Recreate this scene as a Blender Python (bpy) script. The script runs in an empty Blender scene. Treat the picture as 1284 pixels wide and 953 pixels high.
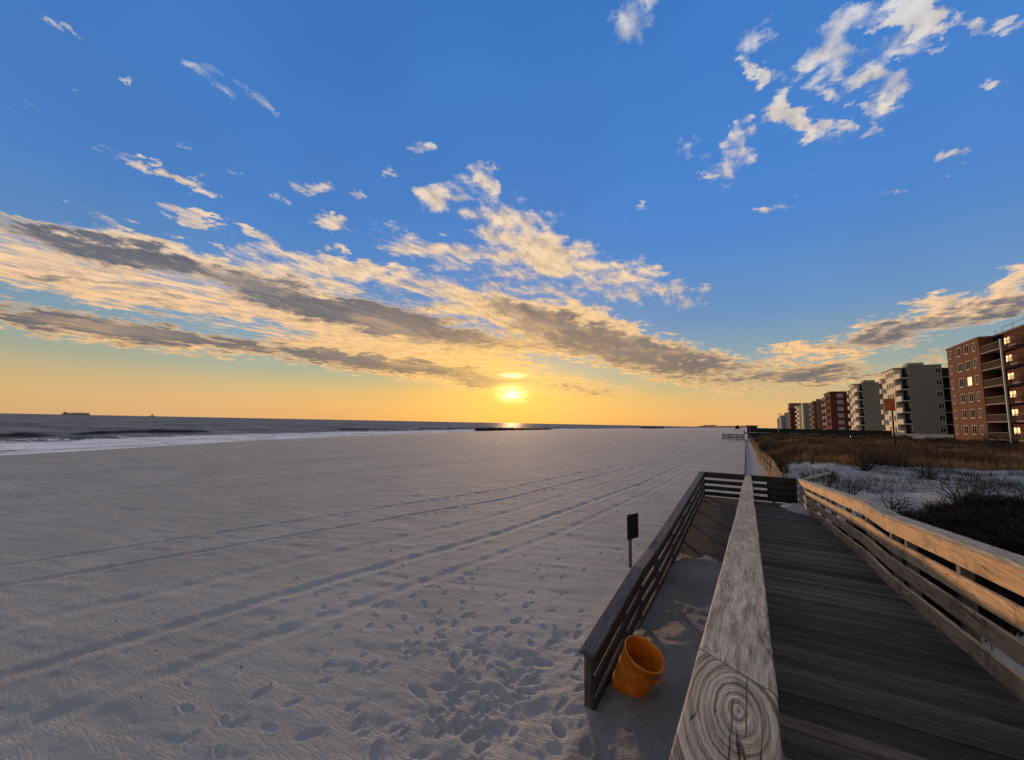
import bpy, bmesh, math, random
import numpy as np
from mathutils import Vector
R = math.radians
random.seed(7); rng = np.random.default_rng(11)
scn = bpy.context.scene
COL = scn.collection
CZ = 3.3            # camera height above the beach sand; all heights below are written relative to the eye and shifted by CZ

# ------------------------------------------------------------------ camera
F_PX, PW, PH = 505.0, 1284.0, 953.0
PITCH, ROLL, YAW = R(6.1), R(1.1), R(30.3)
fwd = np.array([-math.sin(YAW)*math.cos(PITCH), math.cos(YAW)*math.cos(PITCH), math.sin(PITCH)])
rt0 = np.array([math.cos(YAW), math.sin(YAW), 0.0]); up0 = np.cross(rt0, fwd)
rgt = math.cos(ROLL)*rt0 + math.sin(ROLL)*up0
upv = -math.sin(ROLL)*rt0 + math.cos(ROLL)*up0
def ray(x, y): return fwd + rgt*(x-PW/2)/F_PX - upv*(y-PH/2)/F_PX
def onz(x, y, z): d = ray(x, y); return d*(z/d[2])
def azel(x, y):
    d = ray(x, y); d = d/np.linalg.norm(d)
    return math.degrees(math.atan2(d[0], d[1])), math.degrees(math.asin(d[2]))
cam = bpy.data.cameras.new('camera'); camo = bpy.data.objects.new('camera', cam); COL.objects.link(camo)
cam.sensor_width = 36; cam.lens = 36*F_PX/PW; cam.clip_start = 0.05; cam.clip_end = 60000
from mathutils import Matrix
M3 = Matrix((rgt, upv, -fwd)).transposed().to_4x4(); M3.translation = Vector((0, 0, CZ)); camo.matrix_world = M3
scn.camera = camo

# ------------------------------------------------------------------ sun, exposure, sky
SUN_AZ, SUN_EL = azel(642, 495)
sd = np.array([math.sin(R(SUN_AZ))*math.cos(R(SUN_EL)), math.cos(R(SUN_AZ))*math.cos(R(SUN_EL)), math.sin(R(SUN_EL))])
sun = bpy.data.lights.new('sun', 'SUN'); sun.energy = 3.4; sun.angle = R(1.6); sun.color = (1.0, 0.60, 0.30)
suno = bpy.data.objects.new('sun', sun); COL.objects.link(suno)
suno.rotation_euler = Vector(-sd).to_track_quat('-Z', 'Y').to_euler()
scn.view_settings.view_transform = 'Standard'; scn.view_settings.look = 'None'
scn.view_settings.exposure = 0.0; scn.view_settings.gamma = 1.0; scn.view_settings.use_curve_mapping = False
scn.render.engine = 'CYCLES'
scn.cycles.max_bounces = 3; scn.cycles.diffuse_bounces = 2; scn.cycles.glossy_bounces = 2
scn.cycles.use_denoising = False

class NT:
    def __init__(s, t): s.t = t; s.n = t.nodes; s.l = t.links
    def node(s, ty, **k):
        n = s.n.new(ty)
        for a, b in k.items(): setattr(n, a, b)
        return n
    def put(s, sock, v):
        if isinstance(v, bpy.types.NodeSocket): s.l.new(v, sock)
        elif v is not None:
            sock.default_value = v
    def math(s, op, a, b=None, c=None, clamp=False):
        n = s.node('ShaderNodeMath', operation=op); n.use_clamp = clamp
        for i, v in enumerate((a, b, c)):
            if v is not None: s.put(n.inputs[i], v)
        return n.outputs[0]
    def vmath(s, op, a, b=None, c=None):
        n = s.node('ShaderNodeVectorMath', operation=op)
        for i, v in enumerate((a, b, c)):
            if v is not None: s.put(n.inputs[i], v)
        return n.outputs[1] if op in ('LENGTH', 'DOT_PRODUCT', 'DISTANCE') else n.outputs[0]
    def ramp(s, fac, stops, mode='LINEAR'):
        n = s.node('ShaderNodeValToRGB'); cr = n.color_ramp; cr.interpolation = mode
        while len(cr.elements) < len(stops): cr.elements.new(0.5)
        for e, (p, c) in zip(cr.elements, stops):
            e.position = p; e.color = (c[0], c[1], c[2], 1) if not np.isscalar(c) else (c, c, c, 1)
        s.put(n.inputs[0], fac); return n.outputs[0]
    def mix(s, fac, a, b, mode='MIX'):
        n = s.node('ShaderNodeMix', data_type='RGBA', blend_type=mode)
        s.put(n.inputs[0], fac)
        for k, v in ((6, a), (7, b)):
            if not isinstance(v, bpy.types.NodeSocket): v = (v[0], v[1], v[2], 1)
            s.put(n.inputs[k], v)
        return n.outputs[2]
    def rng(s, v, a, b, c=0.0, d=1.0, mode='SMOOTHSTEP'):
        n = s.node('ShaderNodeMapRange', interpolation_type=mode)
        for i, q in enumerate((v, a, b, c, d)): s.put(n.inputs[i], q)
        return n.outputs[0]
    def mapping(s, v, loc=(0,0,0), rot=(0,0,0), sc=(1,1,1), kind='POINT'):
        n = s.node('ShaderNodeMapping', vector_type=kind)
        s.put(n.inputs[0], v); n.inputs[1].default_value = loc; n.inputs[2].default_value = rot; n.inputs[3].default_value = sc
        return n.outputs[0]
    def noise(s, v, scale, detail=4, rough=0.55, dist=0.0, lac=2.0):
        n = s.node('ShaderNodeTexNoise')
        if v is not None: s.put(n.inputs['Vector'], v)
        n.inputs['Scale'].default_value = scale; n.inputs['Detail'].default_value = detail
        n.inputs['Roughness'].default_value = rough; n.inputs['Distortion'].default_value = dist; n.inputs['Lacunarity'].default_value = lac
        return n.outputs[0]

world = bpy.data.worlds.new("World"); scn.world = world; world.use_nodes = True
world.cycles.sampling_method = 'NONE'
w = NT(world.node_tree); w.n.clear()
out = w.node('ShaderNodeOutputWorld'); bg = w.node('ShaderNodeBackground'); bg.inputs[1].default_value = 0.1
w.l.new(bg.outputs[0], out.inputs[0])
dirn = w.node('ShaderNodeTexCoord').outputs['Generated']
sep = w.node('ShaderNodeSeparateXYZ'); w.l.new(dirn, sep.inputs[0])
dx, dy, dz = sep.outputs
el = w.math('MULTIPLY', w.math('ARCSINE', dz), 57.2958)
az = w.math('MULTIPLY', w.math('ARCTAN2', dx, dy), 57.2958)
cmb = w.node('ShaderNodeCombineXYZ'); w.l.new(az, cmb.inputs[0]); w.l.new(el, cmb.inputs[1]); AE = cmb.outputs[0]
sunang = w.math('MULTIPLY', w.math('ARCCOSINE', w.math('MINIMUM', w.vmath('DOT_PRODUCT', dirn, tuple(sd)), 0.99999)), 57.2958)
daz = w.math('ABSOLUTE', w.math('SUBTRACT', az, SUN_AZ))
# clear sky
nish = w.node('ShaderNodeTexSky', sky_type='NISHITA'); nish.sun_disc = False
nish.sun_elevation = R(SUN_EL); nish.sun_rotation = R(SUN_AZ); nish.air_density = 1.0; nish.dust_density = 1.0
e01 = w.math('DIVIDE', w.math('MAXIMUM', el, 0.0), 60.0)
side = [(0.0, (.76, .39, .14)), (.035, (.76, .45, .17)), (.065, (.58, .45, .22)), (.10, (.33, .41, .31)), (.15, (.185, .35, .43)),
        (.23, (.105, .275, .54)), (.40, (.066, .225, .59)), (.84, (.048, .19, .57)), (1.0, (.36, .37, .40))]
base = w.ramp(e01, side)
away = w.ramp(e01, [(0.0, (.46, .37, .32)), (.1, (.54, .46, .42)), (.3, (.50, .45, .43)), (.55, (.42, .40, .40)), (1.0, (.36, .37, .40))])
base = w.mix(w.rng(daz, 62.0, 120.0), base, away)
base = w.mix(w.math('MULTIPLY', w.rng(daz, 12.0, 50.0), w.math('MULTIPLY', w.math('EXPONENT', w.math('DIVIDE', w.math('MAXIMUM', el, 0.0), -7.0)), .5)), base, (.66, .47, .27))
base = w.mix(1.0, base, w.ramp(w.noise(dirn, 1.6, 3, .5), [(.35, .92), (.65, 1.07)]), 'MULTIPLY')
base = w.mix(0.05, base, w.mix(1.0, nish.outputs[0], (.12, .12, .12), 'MULTIPLY'))
base = w.mix(w.math('MULTIPLY', w.math('EXPONENT', w.math('DIVIDE', w.math('ABSOLUTE', w.math('SUBTRACT', el, 3.5)), -5.0)),
                    w.math('EXPONENT', w.math('DIVIDE', daz, -14.0))), base, (1.0, .47, .05))
# cloud field: soft ellipses given by the direction of their ends, textured with noise on a flat cloud deck
_z = w.math('ADD', w.math('MAXIMUM', dz, 0.0), 0.06)
_c = w.node('ShaderNodeCombineXYZ'); w.l.new(w.math('DIVIDE', dx, _z), _c.inputs[0]); w.l.new(w.math('DIVIDE', dy, _z), _c.inputs[1])
_n = w.node('ShaderNodeTexNoise'); w.l.new(_c.outputs[0], _n.inputs['Vector']); _n.inputs['Scale'].default_value = 4.5; _n.inputs['Detail'].default_value = 5; _n.inputs['Roughness'].default_value = .68
_amp = w.rng(el, 4.0, 35.0, 5.0, 13.0)
_o = w.vmath('SUBTRACT', _n.outputs['Color'], (.5, .5, .5))
_o = w.vmath('MULTIPLY', _o, (1.15, .75, 0)); _s = w.node('ShaderNodeVectorMath', operation='SCALE'); w.l.new(_o, _s.inputs[0]); w.l.new(_amp, _s.inputs['Scale'])
VZ = [w.vmath('ADD', AE, _s.outputs[0])]        # (azimuth, elevation, running sum): every blob adds to z, so that the shader evaluates them one after another
def blob(a, b, hw, amp):
    A = azel(*a); B = azel(*b)
    c = ((A[0]+B[0])/2, (A[1]+B[1])/2); L = math.hypot(B[0]-A[0], B[1]-A[1])/2
    ang = math.atan2(B[1]-A[1], B[0]-A[0])
    pxl = max(1.0, math.hypot(b[0]-a[0], b[1]-a[1])/2); k = L/pxl
    v = w.mapping(VZ[0], (c[0], c[1], 0), (0, 0, ang), (max(L, .2)*1.15+.35, hw*k*1.32+.12, 1e6), 'TEXTURE')
    f = w.rng(w.vmath('LENGTH', v), 1.25, 0.15, 0.0, amp)
    VZ[0] = w.vmath('MULTIPLY_ADD', f, (0, 0, 1), VZ[0])
def field(lst):
    for q in lst: blob(*q)
    s_ = w.node('ShaderNodeSeparateXYZ'); w.l.new(VZ[0], s_.inputs[0]); return s_.outputs[2]
cover = field([
 ((-260,225),(330,345),32,.9), ((-260,270),(330,395),36,.85), ((-280,345),(350,445),25,1.05), ((250,415),(640,478),17,.95),
 ((190,315),(660,440),34,1.0), ((600,385),(1010,487),30,1.05), ((300,305),(520,352),17,.8), ((300,385),(700,462),30,.62),
 ((430,285),(650,335),17,.62), ((560,230),(740,330),34,.62), ((620,290),(915,383),24,.7), ((600,345),(800,400),18,.5), ((700,385),(800,420),12,.6),
 ((640,470),(830,500),13,.62), ((560,485),(640,480),8,.5), ((480,345),(700,400),18,.62),
 ((140,190),(275,236),9,.8), ((70,25),(95,52),9,.62), ((230,75),(315,105),15,.5), ((300,112),(345,125),9,.42), ((365,232),(430,245),10,.75),
 ((478,208),(498,216),8,.62), ((508,176),(534,188),8,.62), ((520,255),(566,238),11,.68), ((195,258),(285,287),8,.7), ((305,287),(350,303),7,.65),
 ((100,265),(225,308),11,.62), ((385,270),(435,284),10,.68), ((445,242),(464,252),7,.58), ((335,240),(365,247),7,.5), ((98,126),(115,130),7,.5), ((155,113),(172,118),6,.5),
 ((0,128),(50,142),9,.45), ((590,216),(604,224),6,.55), ((785,268),(796,273),5,.6), ((275,212),(300,222),6,.5),
 ((1000,92),(1040,80),18,.70), ((1035,72),(1085,88),20,.74), ((1030,118),(1055,122),10,.62), ((960,130),(1020,165),22,.78), ((1070,135),(1130,120),20,.68), ((1090,70),(1180,50),15,.62), ((1010,42),(1075,30),20,.70), ((1090,28),(1170,22),14,.60),
 ((945,75),(945,112),14,.72), ((930,45),(965,40),13,.6), ((765,12),(830,12),22,.74), ((1060,8),(1240,14),14,.58), ((910,185),(960,195),19,.62),
 ((850,175),(885,200),12,.6), ((900,205),(920,225),9,.6), ((950,262),(1000,258),11,.66), ((1175,188),(1208,210),12,.68), ((1245,95),(1272,72),13,.6),
 ((1070,163),(1098,162),9,.62), ((1015,170),(1055,180),12,.45), ((1240,10),(1284,8),12,.55), ((985,120),(1010,175),14,.6), ((1060,105),(1120,98),12,.55), ((1120,28),(1200,14),13,.6), ((940,80),(990,95),10,.55), ((905,160),(940,170),10,.5), ((1000,215),(1010,225),7,.45), ((1100,230),(1150,240),9,.35), ((390,200),(380,198),5,.4), ((620,222),(600,240),8,.5), ((210,170),(250,185),6,.35), ((415,318),(470,340),9,.5), ((130,300),(190,330),10,.5),
 ((955,436),(1070,440),13,.85), ((1040,440),(1180,398),30,.82), ((1120,378),(1215,368),9,.78), ((1170,400),(1340,372),26,.9), ((1230,365),(1330,325),24,.75),
 ((960,465),(1120,470),18,.8), ((1090,500),(1200,440),22,.6)])
darkf = field([
 ((-260,222),(260,338),23,1.0), ((-280,345),(330,436),22,1.15), ((250,425),(630,472),9,1.1), ((190,325),(660,432),18,1.15), ((60,345),(240,372),6,.55), ((430,375),(560,400),6,.6), ((640,400),(1010,487),21,1.2),
 ((600,375),(740,410),9,.8), ((640,478),(820,500),9,.8), ((560,484),(640,482),7,.8), ((1040,432),(1200,405),20,.95), ((1190,400),(1340,378),18,1.0), ((970,470),(1150,462),15,1.1), ((1100,470),(1230,440),14,.8),
 ((170,385),(225,392),7,.8), ((0,340),(90,345),7,.4)])
darkf = w.math('SUBTRACT', darkf, cover)
zc_ = w.math('ADD', w.math('MAXIMUM', dz, 0.0), 0.045)
cp = w.node('ShaderNodeCombineXYZ'); w.l.new(w.math('DIVIDE', dx, zc_), cp.inputs[0]); w.l.new(w.math('DIVIDE', dy, zc_), cp.inputs[1]); CP = cp.outputs[0]
warp = w.node('ShaderNodeTexNoise'); w.l.new(CP, warp.inputs['Vector']); warp.inputs['Scale'].default_value = 1.2; warp.inputs['Detail'].default_value = 2
CPw = w.vmath('MULTIPLY_ADD', warp.outputs['Color'], (.35, .35, 0), CP)
CPs = w.mapping(CPw, (0,0,0), (0,0,R(6)), (1.0, .42, 1))          # cloud streets run along the coast
hi = w.rng(el, 14.0, 34.0)
def puff(v, d):
    a_ = w.noise(v, 8.5, d, .70); b_ = w.noise(v, 17.0, d, .60)
    return w.math('ADD', w.math('MULTIPLY', a_, w.math('SUBTRACT', 1.0, hi)), w.math('MULTIPLY', b_, hi))
n1 = puff(CPs, 5)
n1b = puff(w.vmath('ADD', CPs, (-.03, .035, 0)), 3)
n0 = w.noise(w.vmath('ADD', CPs, (3.3, 1.7, 0)), 2.4, 3, .5)
stv = w.mapping(AE, (0,0,0), (0,0,R(11)), (.085, .55, 1))
n2 = w.noise(stv, 1.2, 3, .5, .3)
nn = w.math('ADD', w.math('ADD', w.math('MULTIPLY', n1, .52), w.math('MULTIPLY', n2, .30)), w.math('MULTIPLY', n0, .18))
dens = w.math('ADD', w.math('MINIMUM', w.math('MULTIPLY', cover, 1.22), 1.3), w.math('MULTIPLY', w.math('SUBTRACT', nn, .5), w.rng(el, 15.0, 35.0, 3.9, 3.5)))
dens = w.math('SUBTRACT', dens, w.rng(w.math('MINIMUM', cover, .4), 0.0, .3, 2.0, .42))
cov = w.rng(dens, -.08, w.rng(el, 3.0, 30.0, .48, .80))
relief = w.math('MULTIPLY_ADD', w.math('SUBTRACT', n1, n1b), 3.0, .5, clamp=True)
shade = w.math('ADD', w.math('MULTIPLY', w.math('MINIMUM', darkf, 1.1), 1.1), w.math('MULTIPLY', w.math('SUBTRACT', n2, .5), .9))
shade = w.math('ADD', shade, w.math('MULTIPLY', w.math('SUBTRACT', .5, relief), .35))
shade = w.math('MULTIPLY', w.rng(shade, .0, .95), w.rng(dens, .0, .7))
near = w.math('EXPONENT', w.math('DIVIDE', sunang, -15.0))
low = w.rng(el, 2.0, 24.0)
brightc = w.mix(low, (.98, .55, .22), (.86, .68, .50))
brightc = w.mix(w.rng(el, 22.0, 42.0), brightc, (.66, .66, .68))
brightc = w.mix(w.math('MULTIPLY', near, .9), brightc, (1.0, .58, .13))
darkc = w.mix(w.rng(el, 3.0, 16.0), (.165, .15, .15), (.12, .135, .165))
darkc = w.mix(w.math('MULTIPLY', near, .45), darkc, (.62, .30, .07))
fringe = w.rng(cov, 0.0, 1.0, .75, 1.0)
brightc = w.mix(1.0, brightc, w.ramp(relief, [(0, .78), (.5, .95), (1, 1.08)]), 'MULTIPLY')
darkc = w.mix(1.0, darkc, w.ramp(w.math('ADD', w.math('MULTIPLY', n1, .6), w.math('MULTIPLY', n2, .4)), [(.3, .72), (.5, 1.0), (.7, 1.45)]), 'MULTIPLY')
shade = w.math('MULTIPLY', shade, w.rng(w.math('ADD', w.math('MULTIPLY', n0, .5), w.math('MULTIPLY', n1, .5)), .36, .54, .55, 1.0))
cloudc = w.mix(shade, brightc, darkc)
skyc = w.mix(w.math('MULTIPLY', cov, .96), base, cloudc)
# glare round the sun, streaked by thin cloud
AEg = w.vmath('ADD', AE, w.vmath('MULTIPLY', w.vmath('SUBTRACT', _n.outputs['Color'], (.5, .5, .5)), (4.5, 2.2, 0)))
gl = w.mapping(AEg, (SUN_AZ, SUN_EL, 0), (0,0,0), (1.5, .85, 1), 'TEXTURE')
gl2 = w.mapping(AE, (SUN_AZ-.2, SUN_EL+2.7, 0), (0,0,0), (1.7, .35, 1), 'TEXTURE')
g = w.math('EXPONENT', w.math('MULTIPLY', w.math('POWER', w.vmath('LENGTH', gl), 2.0), -1.0))
g2 = w.math('MULTIPLY', w.math('EXPONENT', w.math('MULTIPLY', w.math('POWER', w.vmath('LENGTH', gl2), 2.0), -1.0)), .5)
stn = w.noise(w.mapping(AE, (0,0,0), (0,0,0), (.22, 1.9, 1)), 1.6, 3, .6)
g = w.math('MULTIPLY', w.math('ADD', g, g2), w.rng(stn, .3, .6, .25, 1.15))
halo = w.math('EXPONENT', w.math('DIVIDE', w.vmath('LENGTH', w.mapping(AE, (SUN_AZ, SUN_EL+.5, 0), (0,0,0), (2.2, 1, 1), 'TEXTURE')), -4.2))
skyc = w.mix(1.0, skyc, w.mix(1.0, (1.0, .62, .12), w.mix(halo, (0,0,0), (.55,.55,.55)), 'MULTIPLY'), 'ADD')
skyc = w.mix(1.0, skyc, w.mix(1.0, (2.2, 1.75, .8), w.mix(g, (0,0,0), (1,1,1)), 'MULTIPLY'), 'ADD')
skyc = w.mix(w.rng(el, -0.6, 0.0), (.25, .22, .22), skyc)
w.l.new(w.mix(1.0, skyc, (10, 10, 10), 'MULTIPLY'), bg.inputs[0])
for n in w.n:
    if n.bl_idname == 'ShaderNodeMix': n.clamp_result = False; n.clamp_factor = True

# ------------------------------------------------------------------ materials
def newmat(name):
    m = bpy.data.materials.new(name); m.use_nodes = True
    t = NT(m.node_tree); b = t.n['Principled BSDF']; return m, t, b
def simple(name, col, rough=.8, metal=0, var=.12, sc=3.0, emit=None, bump=0.0, spec=.08):
    m, t, b = newmat(name)
    co = t.node('ShaderNodeTexCoord').outputs['Object']
    n = t.noise(co, sc, 4, .6)
    c = t.mix(t.rng(n, .3, .7), tuple(x*(1-var) for x in col), tuple(min(1, x*(1+var)) for x in col))
    t.l.new(c, b.inputs['Base Color']); b.inputs['Roughness'].default_value = rough; b.inputs['Metallic'].default_value = metal; b.inputs['Specular IOR Level'].default_value = spec
    if emit: b.inputs['Emission Color'].default_value = (*emit[0], 1); b.inputs['Emission Strength'].default_value = emit[1]
    if bump:
        bn = t.node('ShaderNodeBump'); bn.inputs['Strength'].default_value = bump; bn.inputs['Distance'].default_value = .02
        t.l.new(t.noise(co, sc*6, 4, .6), bn.inputs['Height']); t.l.new(bn.outputs[0], b.inputs['Normal'])
    return m
def wood(name, dark, light, axis='Y', rough=.85, bump=.5, streak=1.0, stain=(.25, .5), knot=None, attr=False, fine=1.0, warm=None, cracks=.5, splits=None):
    m, t, b = newmat(name)
    co = t.node('ShaderNodeTexCoord').outputs['Object']
    oi = t.node('ShaderNodeObjectInfo').outputs['Random']
    off = t.node('ShaderNodeCombineXYZ'); t.l.new(t.math('MULTIPLY', oi, 37.0), off.inputs[0]); t.l.new(t.math('MULTIPLY', oi, 91.0), off.inputs[1])
    cv = t.vmath('ADD', co, off.outputs[0]) if knot is None else co
    s = {'Y': (1, .035, 1), 'X': (.035, 1, 1), 'Z': (1, 1, .035)}[axis]
    wp = t.node('ShaderNodeTexNoise'); wp.inputs['Scale'].default_value = 2.2; t.l.new(cv, wp.inputs['Vector'])
    cw = t.vmath('MULTIPLY_ADD', wp.outputs['Color'], (.013, .013, .013), cv)
    g1 = t.noise(t.mapping(cw, sc=s), 170*fine, 5, .7)
    g2 = t.noise(t.mapping(cw, sc=tuple(q if q == 1 else .06 for q in s)), 42*fine, 4, .65)
    g = t.math('ADD', t.math('MULTIPLY', g1, .5), t.math('MULTIPLY', g2, .5))
    if knot is not None:
        kx, ky, a, bb = knot
        kc = t.mapping(co, (kx, ky, 0), (0,0,R(3)), (a, bb, 50.0), 'TEXTURE')
        kn = t.node('ShaderNodeTexNoise'); kn.inputs['Scale'].default_value = 15; kn.inputs['Detail'].default_value = 3; t.l.new(co, kn.inputs['Vector'])
        r = t.vmath('LENGTH', kc)
        r = t.math('ADD', r, t.math('MULTIPLY', kn.outputs[0], .42))
        sp0 = t.node('ShaderNodeSeparateXYZ'); t.l.new(co, sp0.inputs[0])
        rv = t.node('ShaderNodeCombineXYZ'); t.l.new(t.math('MULTIPLY', r, 1.0), rv.inputs[0]); t.l.new(t.math('MULTIPLY', sp0.outputs[1], .6), rv.inputs[1]); t.l.new(t.math('MULTIPLY', sp0.outputs[0], .8), rv.inputs[2])
        ra = t.noise(rv.outputs[0], 2.6, 1, .5); rb = t.noise(rv.outputs[0], 9.0, 4, .7)
        core = t.math('MULTIPLY', t.rng(t.math('ABSOLUTE', t.math('SUBTRACT', r, 1.28)), .13, .02), .30)
        ga = t.math('ADD', t.math('MULTIPLY', t.math('SUBTRACT', ra, .5), .75), t.math('MULTIPLY', rb, .58))
        g = t.math('ADD', t.math('ADD', t.math('MULTIPLY', g, .45), ga), core)
    vv = t.rng(g, .34, .68)
    c = t.mix(vv, dark, light)
    bl = t.noise(cv, 3.2, 4, .6, .5)
    c = t.mix(t.math('MULTIPLY', t.rng(bl, .48, .7), stain[1]), c, tuple(x*stain[0] for x in light))
    if warm: c = t.mix(t.rng(t.noise(cv, 1.1, 3, .5), .4, .65), c, warm)
    # drying cracks along the grain
    sc_ = tuple(q if q == 1 else .045 for q in s)
    cr = t.noise(t.mapping(cv, sc=sc_), 14, 2, .5)
    gate = t.rng(t.noise(cv, 1.7, 2, .5), .5, .6)
    ck = t.math('MULTIPLY', t.rng(t.math('ABSOLUTE', t.math('SUBTRACT', cr, .5)), .010, .003), gate)
    if splits:
        sp = t.node('ShaderNodeSeparateXYZ'); t.l.new(co, sp.inputs[0]); wv = t.noise(co, 30, 2, .5)
        for (x0, ya, yb) in splits:
            dd = t.math('ABSOLUTE', t.math('SUBTRACT', t.math('ADD', sp.outputs[0], t.math('MULTIPLY', t.math('SUBTRACT', wv, .5), .006)), x0))
            yy_ = t.math('MULTIPLY', t.rng(sp.outputs[1], ya, ya+.02), t.rng(sp.outputs[1], yb, yb-.02))
            ck = t.math('MAXIMUM', ck, t.math('MULTIPLY', t.rng(dd, .0019, .0008), yy_))
    c = t.mix(t.math('MULTIPLY', ck, cracks if not splits else .95), c, tuple(x*.18 for x in dark))
    # small dark nail and check marks
    v = t.node('ShaderNodeTexVoronoi'); v.inputs['Scale'].default_value = 9; t.l.new(t.mapping(cv, sc=tuple(q if q == 1 else .4 for q in s)), v.inputs['Vector'])
    c = t.mix(t.math('MULTIPLY', t.rng(v.outputs['Distance'], .09, .03), .6), c, tuple(x*.35 for x in dark))
    tone = t.math('MULTIPLY_ADD', oi, .3, .85)
    if attr:
        at = t.node('ShaderNodeAttribute', attribute_name='tone'); tone = at.outputs['Fac']
    tc = t.node('ShaderNodeCombineColor'); [t.l.new(tone, tc.inputs[i]) for i in range(3)]
    c = t.mix(1.0, c, tc.outputs[0], 'MULTIPLY')
    t.l.new(c, b.inputs['Base Color']); b.inputs['Roughness'].default_value = rough
    b.inputs['Specular IOR Level'].default_value = .3
    bn = t.node('ShaderNodeBump'); bn.inputs['Strength'].default_value = bump; bn.inputs['Distance'].default_value = .006
    t.l.new(t.math('SUBTRACT', g, t.math('MULTIPLY', ck, 1.5)), bn.inputs['Height']); t.l.new(bn.outputs[0], b.inputs['Normal'])
    return m

M = {}
M['cap'] = wood('weathered_cap', (.07, .064, .054), (.46, .43, .375), fine=1.0, bump=.9, stain=(.35, .5))
M['capL'] = wood('weathered_cap_backlit', (.045, .04, .04), (.17, .155, .15), bump=.5)  # backlit look of the left cap put into a darker wood colour
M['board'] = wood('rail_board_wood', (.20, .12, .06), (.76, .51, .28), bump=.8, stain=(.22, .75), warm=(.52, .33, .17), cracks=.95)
M['darkboard'] = wood('backlit_rail_board', (.018, .017, .016), (.075, .068, .06), bump=.5)  # left railing's backlit look put into the colour; joists share it
M['darkboardX'] = wood('backlit_cross_board', (.015, .014, .014), (.06, .055, .05), axis='X', bump=.5)  # far railing's backlit darkness put into the colour
M['post'] = wood('post_wood', (.05, .045, .04), (.17, .15, .13), axis='Z', bump=.5)
M['deck'] = wood('deck_planks', (.022, .018, .013), (.125, .10, .072), axis='X', bump=.8, attr=True, stain=(.5, .5))

def sand_mat():
    m, t, b = newmat('beach_sand')
    co = t.node('ShaderNodeTexCoord').outputs['Object']
    geo = t.node('ShaderNodeAttribute', attribute_name='wet').outputs['Fac']; lshade = t.node('ShaderNodeAttribute', attribute_name='lane_shade').outputs['Fac']
    n = t.noise(co, .35, 4, .6); n3 = t.noise(co, 4.0, 5, .7)
    c = t.mix(t.rng(n, .3, .7), (.31, .305, .29), (.375, .368, .35))
    c = t.mix(t.math('MULTIPLY', t.rng(n3, .45, .75), .35), c, (.245, .24, .23))
    c = t.mix(lshade, c, (.125, .12, .12))  # railing shade over the left lane, put into the sand colour
    c = t.mix(t.math('MULTIPLY', geo, .6), c, (.115, .11, .11))
    c = t.mix(t.math('MULTIPLY', t.rng(t.noise(co, 55, 2, .8), .58, .74), .5), c, (.12, .11, .105))
    c = t.mix(t.math('MULTIPLY', t.rng(t.noise(co, 17, 3, .8), .50, .75), .35), c, (.17, .16, .155))
    c = t.mix(t.math('MULTIPLY', t.rng(t.noise(t.mapping(co, rot=(0,0,R(-20)), sc=(1, 3, 1)), 2.2, 5, .85), .52, .72), .35), c, (.20, .19, .185))
    t.l.new(c, b.inputs['Base Color'])
    t.l.new(t.rng(geo, .35, 1.0, .95, .32), b.inputs['Roughness'])
    b.inputs['Specular IOR Level'].default_value = .25
    # wind ripples + grain
    rp = t.mapping(co, rot=(0,0,R(-20)), sc=(1.6, 6.5, 1))
    h1 = t.math('SUBTRACT', 1.0, t.math('ABSOLUTE', t.math('MULTIPLY_ADD', t.noise(rp, 1.9, 4, .62, .2), 2.6, -1.3)))
    h2 = t.noise(co, 26, 3, .7)
    h3 = t.noise(t.mapping(co, rot=(0,0,R(-15)), sc=(1, 2.4, 1)), 1.6, 3, .6)
    dist = t.node('ShaderNodeCameraData').outputs['View Distance'] if False else None
    h = t.math('ADD', t.math('MULTIPLY', h1, .020), t.math('MULTIPLY', h2, .007))
    h = t.math('ADD', h, t.math('MULTIPLY', h3, .008))
    bn = t.node('ShaderNodeBump'); bn.inputs['Strength'].default_value = .8; bn.inputs['Distance'].default_value = 1.0
    t.l.new(t.math('MULTIPLY', h, t.rng(geo, 0, .6, 1.0, .12)), bn.inputs['Height']); t.l.new(bn.outputs[0], b.inputs['Normal'])
    return m
M['sand'] = sand_mat()

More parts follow.
